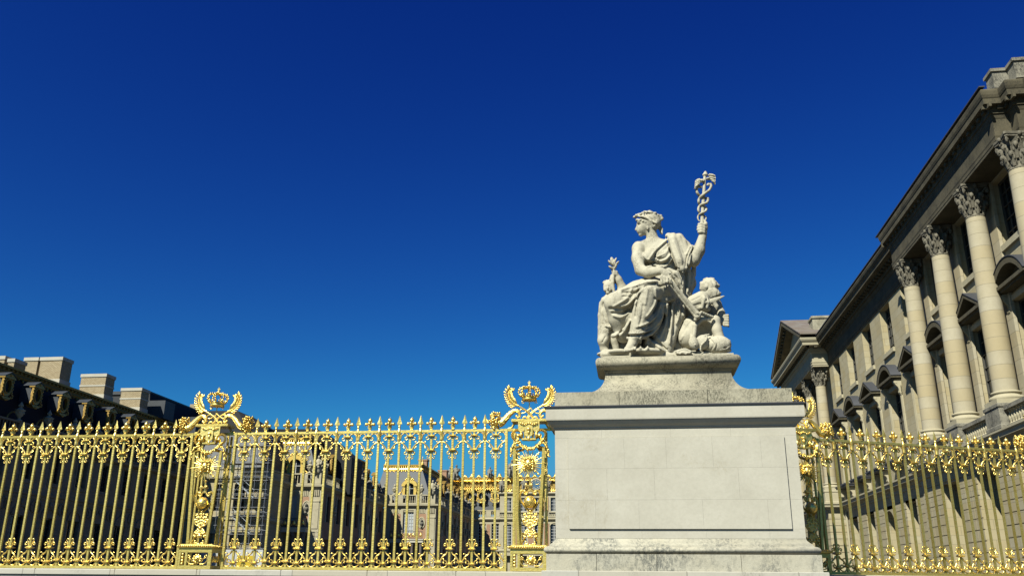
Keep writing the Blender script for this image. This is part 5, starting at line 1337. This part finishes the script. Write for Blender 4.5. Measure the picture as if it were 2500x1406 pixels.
# mansard
m = MB(); yb = 103.0
m.add([(XL-.5, 38, 13.7), (XL-.5, yb, 13.7), (-56.9, yb, 19.6), (-56.9, 38, 19.6), (-70, yb, 13.7), (-68, yb, 19.6), (-70, 38, 13.7), (-68, 38, 19.6)],
      [(0, 1, 2, 3), (1, 4, 5, 2), (3, 2, 5, 7), (6, 0, 3, 7), (4, 6, 7, 5), (0, 6, 4, 1)])
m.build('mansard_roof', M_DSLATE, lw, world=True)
m = MB(); crest(m, (-56.85, 38), (-56.85, 103), 20.15, .85, (1, 0), .6); m.build('ridge_cresting', M_DGILD, lw, world=True)
for k, y in enumerate(LY):
    if k < 12:
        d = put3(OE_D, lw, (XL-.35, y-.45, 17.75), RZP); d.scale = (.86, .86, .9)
        fl = MB().prism([(-.88, .90), (0, 1.36), (.88, .90), (.88, .95), (0, 1.42), (-.88, .95)], 1, -.60, 1.2).box(-.66, .66, -.08, 1.2, -.9, .86)
        put('dormer_roof', fl.mesh('dormer_roof', M_SLATE), d)
# low arched attic lights seen above the balustrade
for k, y in enumerate(LY):
    if k % 1 == 0:
        a = MB(); a.tube([(XL-.45, y+1.6+.95*math.cos(q), 14.9+.95*math.sin(q)) for q in [math.pi*i/10 for i in range(11)]], .09, 5); a.build('lunette', M_DGILD, lw, world=True)
# chimneys
def chimney(x0, x1, y, z0, z1, band=None, d=1.7):
    ch = MB().box(x0, x1, y, y+d, z0, z1-.35).build('chimney', M_CHIM, lw, world=True)
    c_ = MB().box(x0-.08, x1+.08, y-.08, y+d+.08, z1-.349, z1); 
    if band: c_.box(x0-.05, x1+.05, y-.05, y+d+.05, band, band+.16)
    c_.box(x0-.04, x1+.1, y-.06, y+d+.06, 20.3, 20.8)
    c_.build('chimney_cap', M_PLINTH, lw, world=True).parent = ch
for a in ((-61.5, -60.0, 79.75, 18, 23.1, None), (-59.75, -57.35, 79.8, 18, 23.1, None), (-60.15, -57.2, 87.4, 18, 23.1, 21.7), (-59.8, -57.25, 94.8, 18, 23.1, 21.75)): chimney(*a)
for a in ((-61.6, -60.4, 72.9, 18, 21.6, None), (-60.0, -57.7, 72.9, 18, 21.6, None), (-58.9+1.6, -57.3+.55, 72.0, 18, 21.05, None)): 
    pass
p = at(0, 870, 76); q = at(13, 871, 76)
chimney(-61.3, q[0], 76, 18, q[2]+.1); p = at(22, 874, 76); q = at(37, 875, 76); chimney(p[0], q[0], 76, 18, q[2])
# higher hipped roofs standing behind the wing
hr = thing('high_slate_roof', 'tall hipped slate roof, black in shade, rising behind the shadowed left wing', 'roof', (-62, 110, 0), 0, 'high slate roofs behind the left wing')
m = MB()
m.add([(-57.4, 98.5, 14), (-57.4, 122, 14), (-60.0, 122, 24.0), (-60.0, 101.3, 24.0), (-76, 98.5, 14), (-74, 101.3, 24.0), (-76, 122, 14), (-74, 122, 24.0)],
      [(0, 1, 2, 3), (4, 0, 3, 5), (3, 2, 7, 5), (6, 4, 5, 7), (1, 6, 7, 2), (0, 4, 6, 1)])
m.box(-57.5, -75.9, 98.7, 121.8, 0, 13.99)
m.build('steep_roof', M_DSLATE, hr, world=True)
m = MB(); a, b = at(350, 978, 98.0), at(400, 1008, 98.0); m.box(a[0], b[0], 98.0, 100.4, b[2]-.6, a[2]); m.build('slate_dormer_box', M_SLATE, hr, world=True)
m = MB(); m.box(-60.4, -66, 101.0, 101.29, 23.7, 24.12); m.box(-59.95, -60.3, 101.3, 122, 23.9, 24.1); m.build('ridge_lead', M_SLATE, hr, world=True)
cross = thing('high_slate_roof', 'tall dark slate roof with a flat ridge behind the left crowned pillar', 'roof', (-56, 116, 0), 0, 'high slate roofs behind the left wing')
m = MB()
m.add([(-61.2, 115, 24.2), (-54.6, 115, 24.1), (-50.6, 116, 21.9), (-47, 113.5, 14), (-61.2, 113.5, 14), (-61.2, 124, 14), (-47, 124, 14), (-61.2, 121, 24.2), (-54.6, 121, 24.1), (-50.6, 120, 21.9)],
      [(4, 3, 2, 1, 0), (3, 6, 9, 2), (2, 9, 8, 1), (1, 8, 7, 0), (5, 4, 0, 7), (6, 5, 7, 8, 9), (3, 4, 5, 6)])
m.box(-61, -47.2, 113.9, 123.8, 0, 13.99)
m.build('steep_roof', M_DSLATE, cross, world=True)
m = MB(); a = at(476, 992, 114.5); m.box(a[0]-.6, a[0]+.9, 114.2, 115.6, 23, 25.0); m.build('roof_chimney', M_CHIM, cross, world=True)
m = MB(); a, b = at(432, 1018, 104.5), at(477, 1048, 104.5); m.box(a[0]+1.0, b[0], 104.5, 107, b[2]-1, a[2]); m.build('slate_dormer_box', M_SLATE, hr, world=True)
# end block of the wing, partly behind scaffolding
eb = thing('corner_block', 'pale stone corner block between the left wing and the scaffolding', 'palace', (-50, 104.5, 0))
m = MB(); ops = [(-53.6, -52.2, 9.6, 12.8), (-51.0, -49.6, 9.6, 12.8), (-48.4, -47.0, 9.6, 12.8), (-53.6, -52.2, 1, 7), (-51.0, -49.6, 1, 7), (-48.4, -47.0, 1, 7)]
wallpanel(m, 1, 103.4, -1, -54.9, -44.6, 0, 13.4, ops, .6); m.box(-54.8, -44.7, 104.2, 113, 0, 13.3); m.build('wall', M_FAC, eb, world=True)
m = MB(); m.ringbox(-54.9, -44.6, 103.4, 113.2, [(.0, 13.0), (.08, 13.15), (.25, 13.3), (.45, 13.45), (.5, 13.7), (0, 13.75)])
m.ringbox(-54.9, -44.6, 103.4, 113.2, [(.02, 8.4), (.2, 8.6), (.2, 8.9), (.0, 9.0)]); m.build('cornice', M_FACP, eb, world=True)
m = MB(); m.ringbox(-54.8, -44.8, 103.5, 113, [(0, 13.76), (0, 14.6), (.12, 14.62), (.12, 14.8), (0, 14.82)]); m.build('parapet', M_FACP, eb, world=True)
W3_ = glazing(1.4, 3.1, 3, 5)
for x in (-52.9, -50.3, -47.7): put_window(W3_, eb, (x, 103.75, 9.6), 0)
m = MB(); m.add([(-54.4, 104, 14.8), (-45.2, 104, 14.8), (-46.4, 106, 19.3), (-53.6, 106, 19.3), (-54.4, 113, 14.8), (-45.2, 113, 14.8), (-46.4, 112, 19.3), (-53.6, 112, 19.3)],
                [(0, 1, 2, 3), (1, 5, 6, 2), (3, 2, 6, 7), (4, 0, 3, 7), (5, 4, 7, 6), (0, 4, 5, 1)]); m.build('mansard_roof', M_SLATE, eb, world=True)
# ---------------------------------------------------------------- scaffolding
M_TUBE = flat('scaffold_tube', (.16, .17, .19), .5, .6); M_ALU = flat('aluminium_stair', (.38, .40, .42), .4, .6)
M_NET = flat('scaffold_deck', (.10, .09, .08), .8, 0, .2, .5); M_WHITE = flat('white_hoarding', (.62, .63, .62), .6); M_YEL = flat('yellow_board', (.70, .50, .03), .5)
sc = thing('scaffold_tower', 'steel tube scaffolding with aluminium stairs on the palace corner', 'scaffold', (-46, 101, 0))
SX0, SX1 = -49.0, -43.2; nx_, nz_ = 4, 8
m = MB(); xs = [SX0+(SX1-SX0)*i/nx_ for i in range(nx_+1)]; zs = [2.05*i+.6 for i in range(nz_+1)]
for y in (100.6, 102.0):
    for x in xs: m.tube([(x, y, 0), (x, y, 17.3)], .035, 5)
m.build('uprights', M_TUBE, sc, world=True)
m = MB()
for y in (100.57, 102.03):
    for z in zs:
        for dz in (0, .5, 1.0): m.tube([(SX0-.2, y, z+dz), (SX1+.2, y, z+dz)], .018, 5)
for z in zs:
    for x in xs: m.tube([(x+.04, 100.6, z), (x+.04, 102.0, z)], .025, 5)
m.build('ledgers', M_TUBE, sc, world=True)
for j, z in enumerate(zs[:-1]):
    for i in range(nx_):
        m = MB()
        if (i+j) % 2 == 0: m.tube([(xs[i], 100.54, z), (xs[i+1], 100.54, z+2.05)], .022, 5)
        else: m.tube([(xs[i+1], 102.06, z), (xs[i], 102.06, z+2.05)], .022, 5)
        m.build('brace', M_TUBE, sc, world=True)
for k, z in enumerate(zs[1:]): MB().box(SX0, SX1, 100.7, 101.9, z-.06, z).build('deck', M_NET, sc, world=True)
for j, z in enumerate(zs[1:7:2]):
    o = MB(); 
    for y in (100.75, 101.3): o.prism([(-47.2, z+2.0), (-47.0, z+2.0), (-44.5, z-.02), (-44.7, z-.02)], 1, y, y+.06)
    for i in range(9): o.box(-46.95+.27*i, -46.65+.27*i, 100.82, 101.29, z+1.8-.23*i, z+1.84-.23*i)
    o.tube([(-47.1, 100.72, z+2.9), (-44.6, 100.72, z+.9)], .03, 5); o.build('stair_flight', M_ALU, sc, world=True)
hb = thing('hoarding', 'white site hoarding with a yellow board at the foot of the scaffolding', 'hoarding', (-45, 98.5, 0))
MB().box(-49.3, -41.9, 98.5, 98.56, .0, 4.95).build('white_panel', M_WHITE, hb, world=True)
MB().box(-44.9, -42.9, 98.44, 98.49, 2.4, 4.3).build('yellow_board', M_YEL, hb, world=True)
MB().box(-47.0, -46.0, 98.44, 98.49, 2.6, 4.2).build('notice_board', M_DARKST, hb, world=True)
# ================================================================ court pavilions and side wings
WP = glazing(1.75, 3.3, 4, 6, False, M_FRAMEW, .07)
M_BLIND = flat('pale_blind_glass', (.55, .60, .62), .25, 0, .5)
WP = (WP[0], MB().box(-.855, .855, .03, .045, .02, 3.28).mesh('pane', M_BLIND))
def dormer_big(root, x, y, z, w=1.15, h=2.2):
    m = MB(); n = 10
    m.box(x-w, x-w*.62, y-.35, y+.3, z, z+h*.62); m.box(x+w*.62, x+w, y-.35, y+.3, z, z+h*.62)
    for i in range(n):
        A, B_ = math.pi*i/n, math.pi*(i+1)/n; zc_ = z+h*.62
        m.prism([(x+w*1.15*math.cos(A), zc_+w*.95*math.sin(A)), (x+w*1.15*math.cos(B_), zc_+w*.95*math.sin(B_)), (x+w*.66*math.cos(B_), zc_+w*.45*math.sin(B_)), (x+w*.66*math.cos(A), zc_+w*.45*math.sin(A))], 1, y-.5, y+.6)
    for s in (-1, 1):
        vol(m, [(x+s*w*.95, y-.3, z+h*.5), (x+s*w*1.15, y-.3, z+h*.2), (x+s*w*1.5, y-.3, z+.15), (x+s*w*1.35, y-.3, z+.0)], .10, .12)
    for k in range(9): m.ball((x+(k-4)*.17, y-.45, z+h*.62+w*.98-.03*abs(k-4)+(.15 if k % 2 else 0)), (.14, .12, .16), 6, 4)
    m.ball((x, y-.45, z+h*.62+w*1.2), (.28, .16, .26), 8, 5)
    m.box(x-w*1.2, x+w*1.2, y-.55, y, z-.1, z-.001)
    o = m.build('dormer', M_GILD, root, world=True)
    g = MB().box(x-w*.6, x+w*.6, y-.05, y, z, z+h*.85); gg = g.build('pane', M_GLASS, root, world=True); gg.parent = o; gg.location = (0, 0, 0)
    b = MB().box(x-.04, x+.04, y-.12, y-.051, z, z+h*.8).box(x-w*.6, x+w*.6, y-.11, y-.052, z+h*.45, z+h*.45+.07); b = b.build('glazing_bar', M_FRAMEW, root, world=True); b.parent = o; b.location = (0, 0, 0)
def pavilion(name, label, x0, x1, Y, side_y1, wx, dx, zr=20.0, nside=7, xr0=None, urns=(), seed=0):
    r = thing(name, label, 'pavilion', ((x0+x1)/2, Y+3, 0), 0, 'brick and stone court pavilions')
    ww = .875
    m = MB(); wallpanel(m, 1, Y, -1, x0+.9, x1-1.55, 8.0, 12.0, [(wx-ww, wx+ww, 9.0, 12.3)], .5); m.build('brick_panel', M_BRICK, r, world=True)
    m = MB()
    m.box(x1-1.54, x1, Y-.12, Y+.5, 0, 13.0); m.box(x0, x0+.89, Y-.12, Y+.5, 0, 13.0)
    m.box(x1-1.4, x1-.15, Y-.2, Y-.121, 8.0, 11.3); m.ringbox(x1-1.4, x1-.15, Y-.2, Y-.121, [(0, 11.31), (.06, 11.35), (.06, 11.5), (0, 11.55)])
    wallpanel(m, 1, Y, -1, x0+.89, x1-1.55, 12.001, 12.95, [(wx-ww, wx+ww, 12.0, 12.3)], .5)
    for a, b_ in ((wx-ww-.35, wx-ww), (wx+ww, wx+ww+.35)): m.box(a, b_, Y-.10, Y-.001, 8.6, 12.55)
    m.box(wx-ww-.35, wx+ww+.35, Y-.10, Y-.001, 12.551, 12.9)
    m.box(x0+.9, x1-1.55, Y-.06, Y-.002, 11.55, 11.85) if False else None
    for a in [x0+1.1, x1-2.9]:
        for i in range(5): m.box(a+i*.24, a+i*.24+.14, Y-.08, Y-.003, 12.1, 12.85)
    for i in range(5): m.box(x1-1.35+i*.24, x1-1.35+i*.24+.14, Y-.26, Y-.13, 12.1, 12.85)
    wallpanel(m, 1, Y+.9, -1, x0, x1, 0, 7.9, [(wx-2.3, wx-1.0, -1, 6.6), (wx-.65, wx+.65, -1, 6.6), (wx+1.0, wx+2.3, -1, 6.6)], .5)
    m.build('stone_quoins', M_FACP, r, world=True)
    m = MB(); m.ringbox(x0, x1, Y-.12, side_y1, [(.0, 12.96), (.06, 13.0), (.1, 13.1), (.3, 13.15), (.42, 13.25), (.45, 13.5), (.0, 13.55)])
    m.build('cornice', M_FACP, r, world=True)
    balus_run(r, 1, Y+.05, x0, x1-.16, 13.56, M_FACP, 1.45, [x0+.5, wx-1.5, wx+1.6, x1-.6], .36)
    balus_run(r, 0, x1-.1, Y+.3, side_y1, 13.56, M_FACP, 1.45, [Y+.8+4.1*k for k in range(int((side_y1-Y)/4.1)+1)], .45)
    put_window(WP, r, (wx, Y+.25, 9.0), 0)
    # oval niche with a bust
    nx = wx+ww+1.35
    m = MB(); n = 16; m.tube([(nx+.52*math.cos(2*math.pi*i/n), Y-.03, 10.6+.85*math.sin(2*math.pi*i/n)) for i in range(n)], .10, 6, True); m.ball((nx, Y-.02, 10.6), (.48, .05, .8), 10, 6)
    o = m.build('oval_niche', M_FACP, r, world=True)
    m = MB(); m.ball((nx, Y-.25, 10.95), (.2, .2, .26)); m.ball((nx, Y-.2, 10.5), (.34, .2, .28)); m.lathe([(.2, 0), (.1, .15), (.14, .3)], 8, (nx, Y-.2, 9.95)); b = m.build('bust', M_DARKST, r, world=True)
    # balcony with gilded railing on columns
    m = MB(); m.ringbox(wx-2.6, wx+2.9, Y-1.6, Y-.13, [(0, 7.5), (0, 7.85), (.1, 7.9), (.1, 8.05), (0, 8.07)]); m.build('balcony_slab', M_PLINTH, r, world=True)
    m = MB(); bx0, bx1 = wx-2.55, wx+2.85
    for z in (8.09, 9.15): m.box(bx0, bx1, Y-1.62, Y-1.56, z, z+.05)
    k = 36
    for i in range(k+1): x = bx0+(bx1-bx0)*i/k; m.box(x-.014, x+.014, Y-1.6, Y-1.57, 8.14, 9.15)
    m.build('balcony_railing', M_IRON, r, world=True)
    m = MB()
    for i in range(9): x = bx0+.3+(bx1-bx0-.6)*i/8; m.ball((x, Y-1.66, 8.6+.06*(i % 2)), (.20, .07, .24), 8, 5); m.tube([(x-.28, Y-1.64, 8.3), (x, Y-1.66, 8.95), (x+.28, Y-1.64, 8.3)], .035, 5)
    m.build('gilded_balcony_ornament', M_GILD, r, world=True)
    for x in (wx-2.2, wx-.95, wx+1.1, wx+2.5):
        MB().lathe([(.36, 0), (.36, .2), (.27, .3), (.26, 3.5), (.23, 6.9), (.32, 7.1), (.36, 7.3), (.36, 7.49)], 12, (x, Y-1.1, 0)).build('balcony_column', M_RSLATE, r, world=True)
    # mansard
    xr1 = x1-3.3; xa = x0 if xr0 is None else xr0
    m = MB(); m.add([(xa-.5, Y+1, 14.2), (x1-1.1, Y+1, 14.2), (xr1, Y+3.2, 19.4), (xa+.3, Y+3.2, 19.4), (xa-.5, side_y1, 14.2), (x1-1.1, side_y1, 14.2), (xr1, side_y1, 19.4), (xa+.3, side_y1, 19.4)],
                    [(0, 1, 2, 3), (1, 5, 6, 2), (3, 2, 6, 7), (4, 0, 3, 7), (5, 4, 7, 6), (0, 4, 5, 1)])
    m.build('mansard_roof', M_SLATE, r, world=True)
    m = MB(); crest(m, (xa+.3, Y+3.2), (xr1, Y+3.2), zr, .95, (0, -1), .32)
    m.lathe([(.35, 0), (.2, .25), (.08, .4), (.14, .6), (.05, .8), (.1, 1.0), (.02, 1.3)], 8, (xr1, Y+3.2, zr)); m.lathe([(.35, 0), (.2, .25), (.08, .4), (.14, .6), (.05, .8), (.1, 1.0), (.02, 1.3)], 8, (xa+.6, Y+3.2, zr))
    m.build('ridge_cresting', M_GILD, r, world=True)
    m = MB(); crest(m, (xr1, Y+3.2), (xr1, side_y1), zr-.02, .95, (1, 0), .6); m.build('ridge_cresting', M_DGILD, r, world=True)
    dormer_big(r, dx, Y+.55, 15.0)
    for k in range(nside):
        y = Y+6.5+4.1*k
        if y < side_y1-2: put3(OE_D, r, (x1-1.3, y, 17.0), RZP)
    for ux in urns: putw('urn', ME_URN, r, (ux, Y+.05, 15.02)); 
    m = MB()
    for q in range(3): statue_blob(m, x1-.35+.35*(q-1), Y-.05+.5*q, 15.0, 1.25-.15*q, seed*10+q)
    m.build('corner_trophy', M_FACP, r, world=True)
    # side wall of the wing behind, facing the court
    m = MB(); so = []
    ys = [Y+3.2+4.1*k for k in range(int((side_y1-Y-3)/4.1)+1)]
    for y in ys: so += [(y-.85, y+.85, 9.0, 12.3), (y-.85, y+.85, 1.0, 6.8)]
    wallpanel(m, 0, x1-.05, 1, Y+.51, side_y1, 0, 12.95, so, .5); m.build('side_wall', M_BRICK, r, world=True)
    WS = SIDEW
    for y in ys:
        put_window(WS, r, (x1-.4, y, 9.0), RZP)
        s2 = MB(); s2.box(x1-.049, x1+.05, y+1.4, y+2.3, 0, 12.9)
        for a, b_ in ((y-1.1, y-.85), (y+.85, y+1.1)): s2.box(x1-.049, x1+.04, a, b_, 8.9, 12.5)
        s2.build('side_pilaster', M_FACP, r, world=True)
        b = MB(); b.ball((x1+.25, y+1.85, 10.9), (.2, .2, .25)); b.ball((x1+.2, y+1.85, 10.5), (.2, .3, .25)); b.box(x1+.051, x1+.35, y+1.6, y+2.1, 9.9, 10.2); b.build('bust', M_FACP, r, world=True)
    for y in ys[1::1]:
        b = MB(); statue_blob(b, x1-.1, y+1.85, 15.0, 1.0, int(y)); b.build('roof_statue', M_DARKST, r, world=True)
    MB().box(x0+.2, x1-.56, Y+1.45, side_y1-.02, 0, 12.9).build('building_core', M_FACP, r, world=True)
    return r
SIDEW = glazing(1.7, 3.3, 4, 6)
pavilion('court_pavilion', 'brick and stone court pavilion next to the scaffolding, with gilded arched dormer', -47.6, -40.25, 111.6, 141.0, -44.35, -44.2, 20.15, 7, None, (-46.6, -42.1), 1)
pavilion('court_pavilion', 'smaller, farther brick pavilion in mid court with long gilded roof ridge', -39.9, -31.6, 141.2, 175.0, -36.1, -36.2, 20.2, 8, -41.8, (-38.6, -34.1), 2)
# dark roof running behind the first pavilion
db = thing('distant_roof', 'dark slate roof crossing behind the first court pavilion', 'roof', (-48, 130, 0))
m = MB(); a, b, c_, d = at(780, 1055, 120), at(810, 1072, 120), at(868, 1118, 120), at(700, 1049, 120)
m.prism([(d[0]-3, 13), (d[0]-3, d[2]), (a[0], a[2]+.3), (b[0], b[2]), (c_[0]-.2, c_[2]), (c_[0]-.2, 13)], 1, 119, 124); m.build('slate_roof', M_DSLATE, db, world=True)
# ================================================================ central block at the end of the court
cb = thing('central_block', 'far central palace block with glittering gilded roof edge, balustrade and clock', 'palace', (-22, 178, 0))
YB = 175.35; X0, X1, XM = -31.6, 20.0, -26.3
m = MB(); ops = []; xs = [-29.9, -27.25]; 
for x in xs: ops += [(x-.75, x+.75, 8.2, 12.6), (x-.75, x+.75, 1, 6.6)]
wallpanel(m, 1, YB, -1, X0, XM, 0, 13.2, ops, .5)
ax_ = [XM+1.6+3.05*k for k in range(15)]; ops = []
for x in ax_: ops += [(x-.8, x+.8, 8.2, 12.4), (x-.7, x+.7, 14.9, 17.5), (x-.75, x+.75, 1, 6.6)]
wallpanel(m, 1, YB-.6, -1, XM, X1, 0, 18.3, ops, .6); m.build('stone_wall', M_FACP, cb, world=True)
for x in ax_:
    MB().box(x+1.0, x+2.05, YB-.68, YB-.601, 8.0, 12.6).build('brick_strip', M_BRICK, cb, world=True); MB().box(x+1.1, x+1.95, YB-.67, YB-.602, 14.9, 17.6).build('brick_strip', M_BRICK, cb, world=True)
MB().box(-28.95, -28.25, YB-.05, YB-.001, 8.2, 12.5).build('brick_strip', M_BRICK, cb, world=True)
m = MB(); m.ringbox(X0, XM, YB, YB+3, [(0, 13.0), (.1, 13.1), (.35, 13.3), (.45, 13.5), (0, 13.8)]); m.ringbox(XM, X1, YB-.6, YB+3, [(0, 13.02), (.1, 13.1), (.35, 13.3), (.45, 13.52), (0, 13.81)])
m.ringbox(XM, X1, YB-.6, YB+3, [(0, 17.9), (.1, 18.0), (.35, 18.2), (.45, 18.35), (0, 18.6)]); m.ringbox(X0, X1, YB-.61, YB-.3, [(0, 7.3), (.15, 7.4), (.15, 7.7), (0, 7.8)])
m.build('cornices', M_FACP, cb, world=True)
balus_run(cb, 1, YB+.1, X0, XM-.1, 13.82, M_FACP, 1.4, [X0+.4, -28.6, XM-.5], .34); balus_run(cb, 1, YB-.7, XM, X1, 13.82, M_FACP, 1.0, [x+1.5 for x in ax_], .34)
WB = glazing(1.5, 4.4, 3, 8, False, M_FRAMEW, .06); WB2 = glazing(1.4, 2.6, 3, 4, False, M_FRAMEW, .06)
for x in xs: put_window(WB, cb, (x, YB+.3, 8.2), 0)
for x in ax_: put_window(WB, cb, (x, YB-.3, 8.2), 0); put_window(WB2, cb, (x, YB-.3, 14.9), 0)
m = MB()
for x in ax_:
    for a, b_ in ((x-1.0, x-.8), (x+.8, x+1.0)): m.box(a, b_, YB-.69, YB-.6011, 8.0, 12.0)
    m.tube([(x+.9*math.cos(q), YB-.64, 12.0+.7*math.sin(q)) for q in [math.pi*i/8 for i in range(9)]], .10, 5)
m.build('window_surrounds', M_FACP, cb, world=True)
m = MB(); m.add([(X0-7, YB+1.2, 15), (XM, YB+1.2, 15), (XM, YB+2.2, 19.9), (X0-7, YB+2.2, 19.9), (X0-7, YB+9, 15), (XM, YB+9, 15), (XM, YB+9, 19.9), (X0-7, YB+9, 19.9)], [(0, 1, 2, 3), (1, 5, 6, 2), (3, 2, 6, 7), (4, 0, 3, 7), (5, 4, 7, 6), (0, 4, 5, 1)])
m.build('mansard_roof', M_SLATE, cb, world=True)
MB().box(X0+.2, X1-.2, YB+.55, YB+9.5, 0, 13.0).box(XM+.2, X1-.2, YB+.55, YB+9.4, 13.01, 18.5).build('building_core', M_FACP, cb, world=True)
MB().box(X0-7, X1, YB+2.4, YB+10, 18.61, 21.3).build('attic_roof', M_DGILD, cb, world=True)
m = MB(); crest(m, (X0-7, YB+1.5), (XM-.2, YB+1.5), 19.95, .6, (0, -1), .45); m.build('gilded_lambrequin', M_GILD, cb, world=True)
m = MB(); crest(m, (X0-7, YB+2.0), (X1, YB+2.0), 21.7, .7, (0, -1), .8)
for i in range(40):
    x = X0-6.5+i*1.42; m.ball((x, YB+1.8, 21.95), (.36, .3, .34 if i % 4 else .6), 8, 5); m.tube([(x-.5, YB+1.7, 21.7), (x, YB+1.6, 22.05), (x+.5, YB+1.7, 21.7)], .10, 5)
m.build('ridge_cresting', M_GILD, cb, world=True)
for x in (-32.6, -30.3, -27.5, ): put3(OE_G, cb, (x, YB+1.05, 18.0), 0)
m = MB(); crest(m, (XM+.3, YB-.3), (-20.6, YB-.3), 19.5, .7, (0, -1), .45); crest(m, (-17.6, YB-.3), (X1, YB-.3), 19.5, .7, (0, -1), .45); m.build('gilded_lambrequin', M_GILD, cb, world=True)
m = MB(); q = at(1309, 1182, YB-.9); m.lathe([(1.15, 0), (1.25, .1), (1.05, .25), (.95, .25), (.95, .08)], 28); m.xf(Matrix.Translation(q) @ Matrix.Rotation(math.pi/2, 4, 'X')); o = m.build('clock_surround', M_FACP, cb, world=True)
m = MB(); m.lathe([(.95, .05), (.95, .20)], 28); m.xf(Matrix.Translation(q) @ Matrix.Rotation(math.pi/2, 4, 'X')); m.build('clock_face', flat('clock_blue', (.10, .20, .30), .4), cb, world=True)
m = MB()
for k in range(12):
    a = k*math.pi/6; m.ball((q[0]+.75*math.cos(a), q[1]-.22, q[2]+.75*math.sin(a)), (.07, .03, .07), 6, 4)
m.tube([(q[0], q[1]-.24, q[2]), (q[0]+.5, q[1]-.24, q[2]+.1)], .05, 5); m.tube([(q[0], q[1]-.24, q[2]), (q[0]-.1, q[1]-.24, q[2]+.65)], .04, 5)
m.build('clock_hands', M_GILD, cb, world=True)
for k, (px, py, s_) in enumerate(((1098, 1168, 1.5), (1113, 1168, 1.7), (1196, 1162, 1.2), (1249, 1160, 1.9), (1226, 1195, 1.5), (1280, 1195, 1.5), (1338, 1195, 1.5), (1256, 1195, 1.1))):
    a = at(px, py, YB+(1.0 if py < 1180 else -.4)); m = MB(); statue_blob(m, a[0], a[1], a[2]-.3, s_, k); m.build('roof_statue', M_DARKST, cb, world=True)
for px, w in ((1001, 1.5), (1032, 1.6), (1080, 1.6)):
    a = at(px, 1124 if px < 1050 else 1150, YB-14); MB().box(a[0]-w/2, a[0]+w/2, YB-14, YB-12.6, 17, a[2]).ringbox(a[0]-w/2, a[0]+w/2, YB-14, YB-12.6, [(.1, a[2]), (.12, a[2]+.25)]).build('chimney', M_BRICK, cb, world=True) if px > 1010 else None
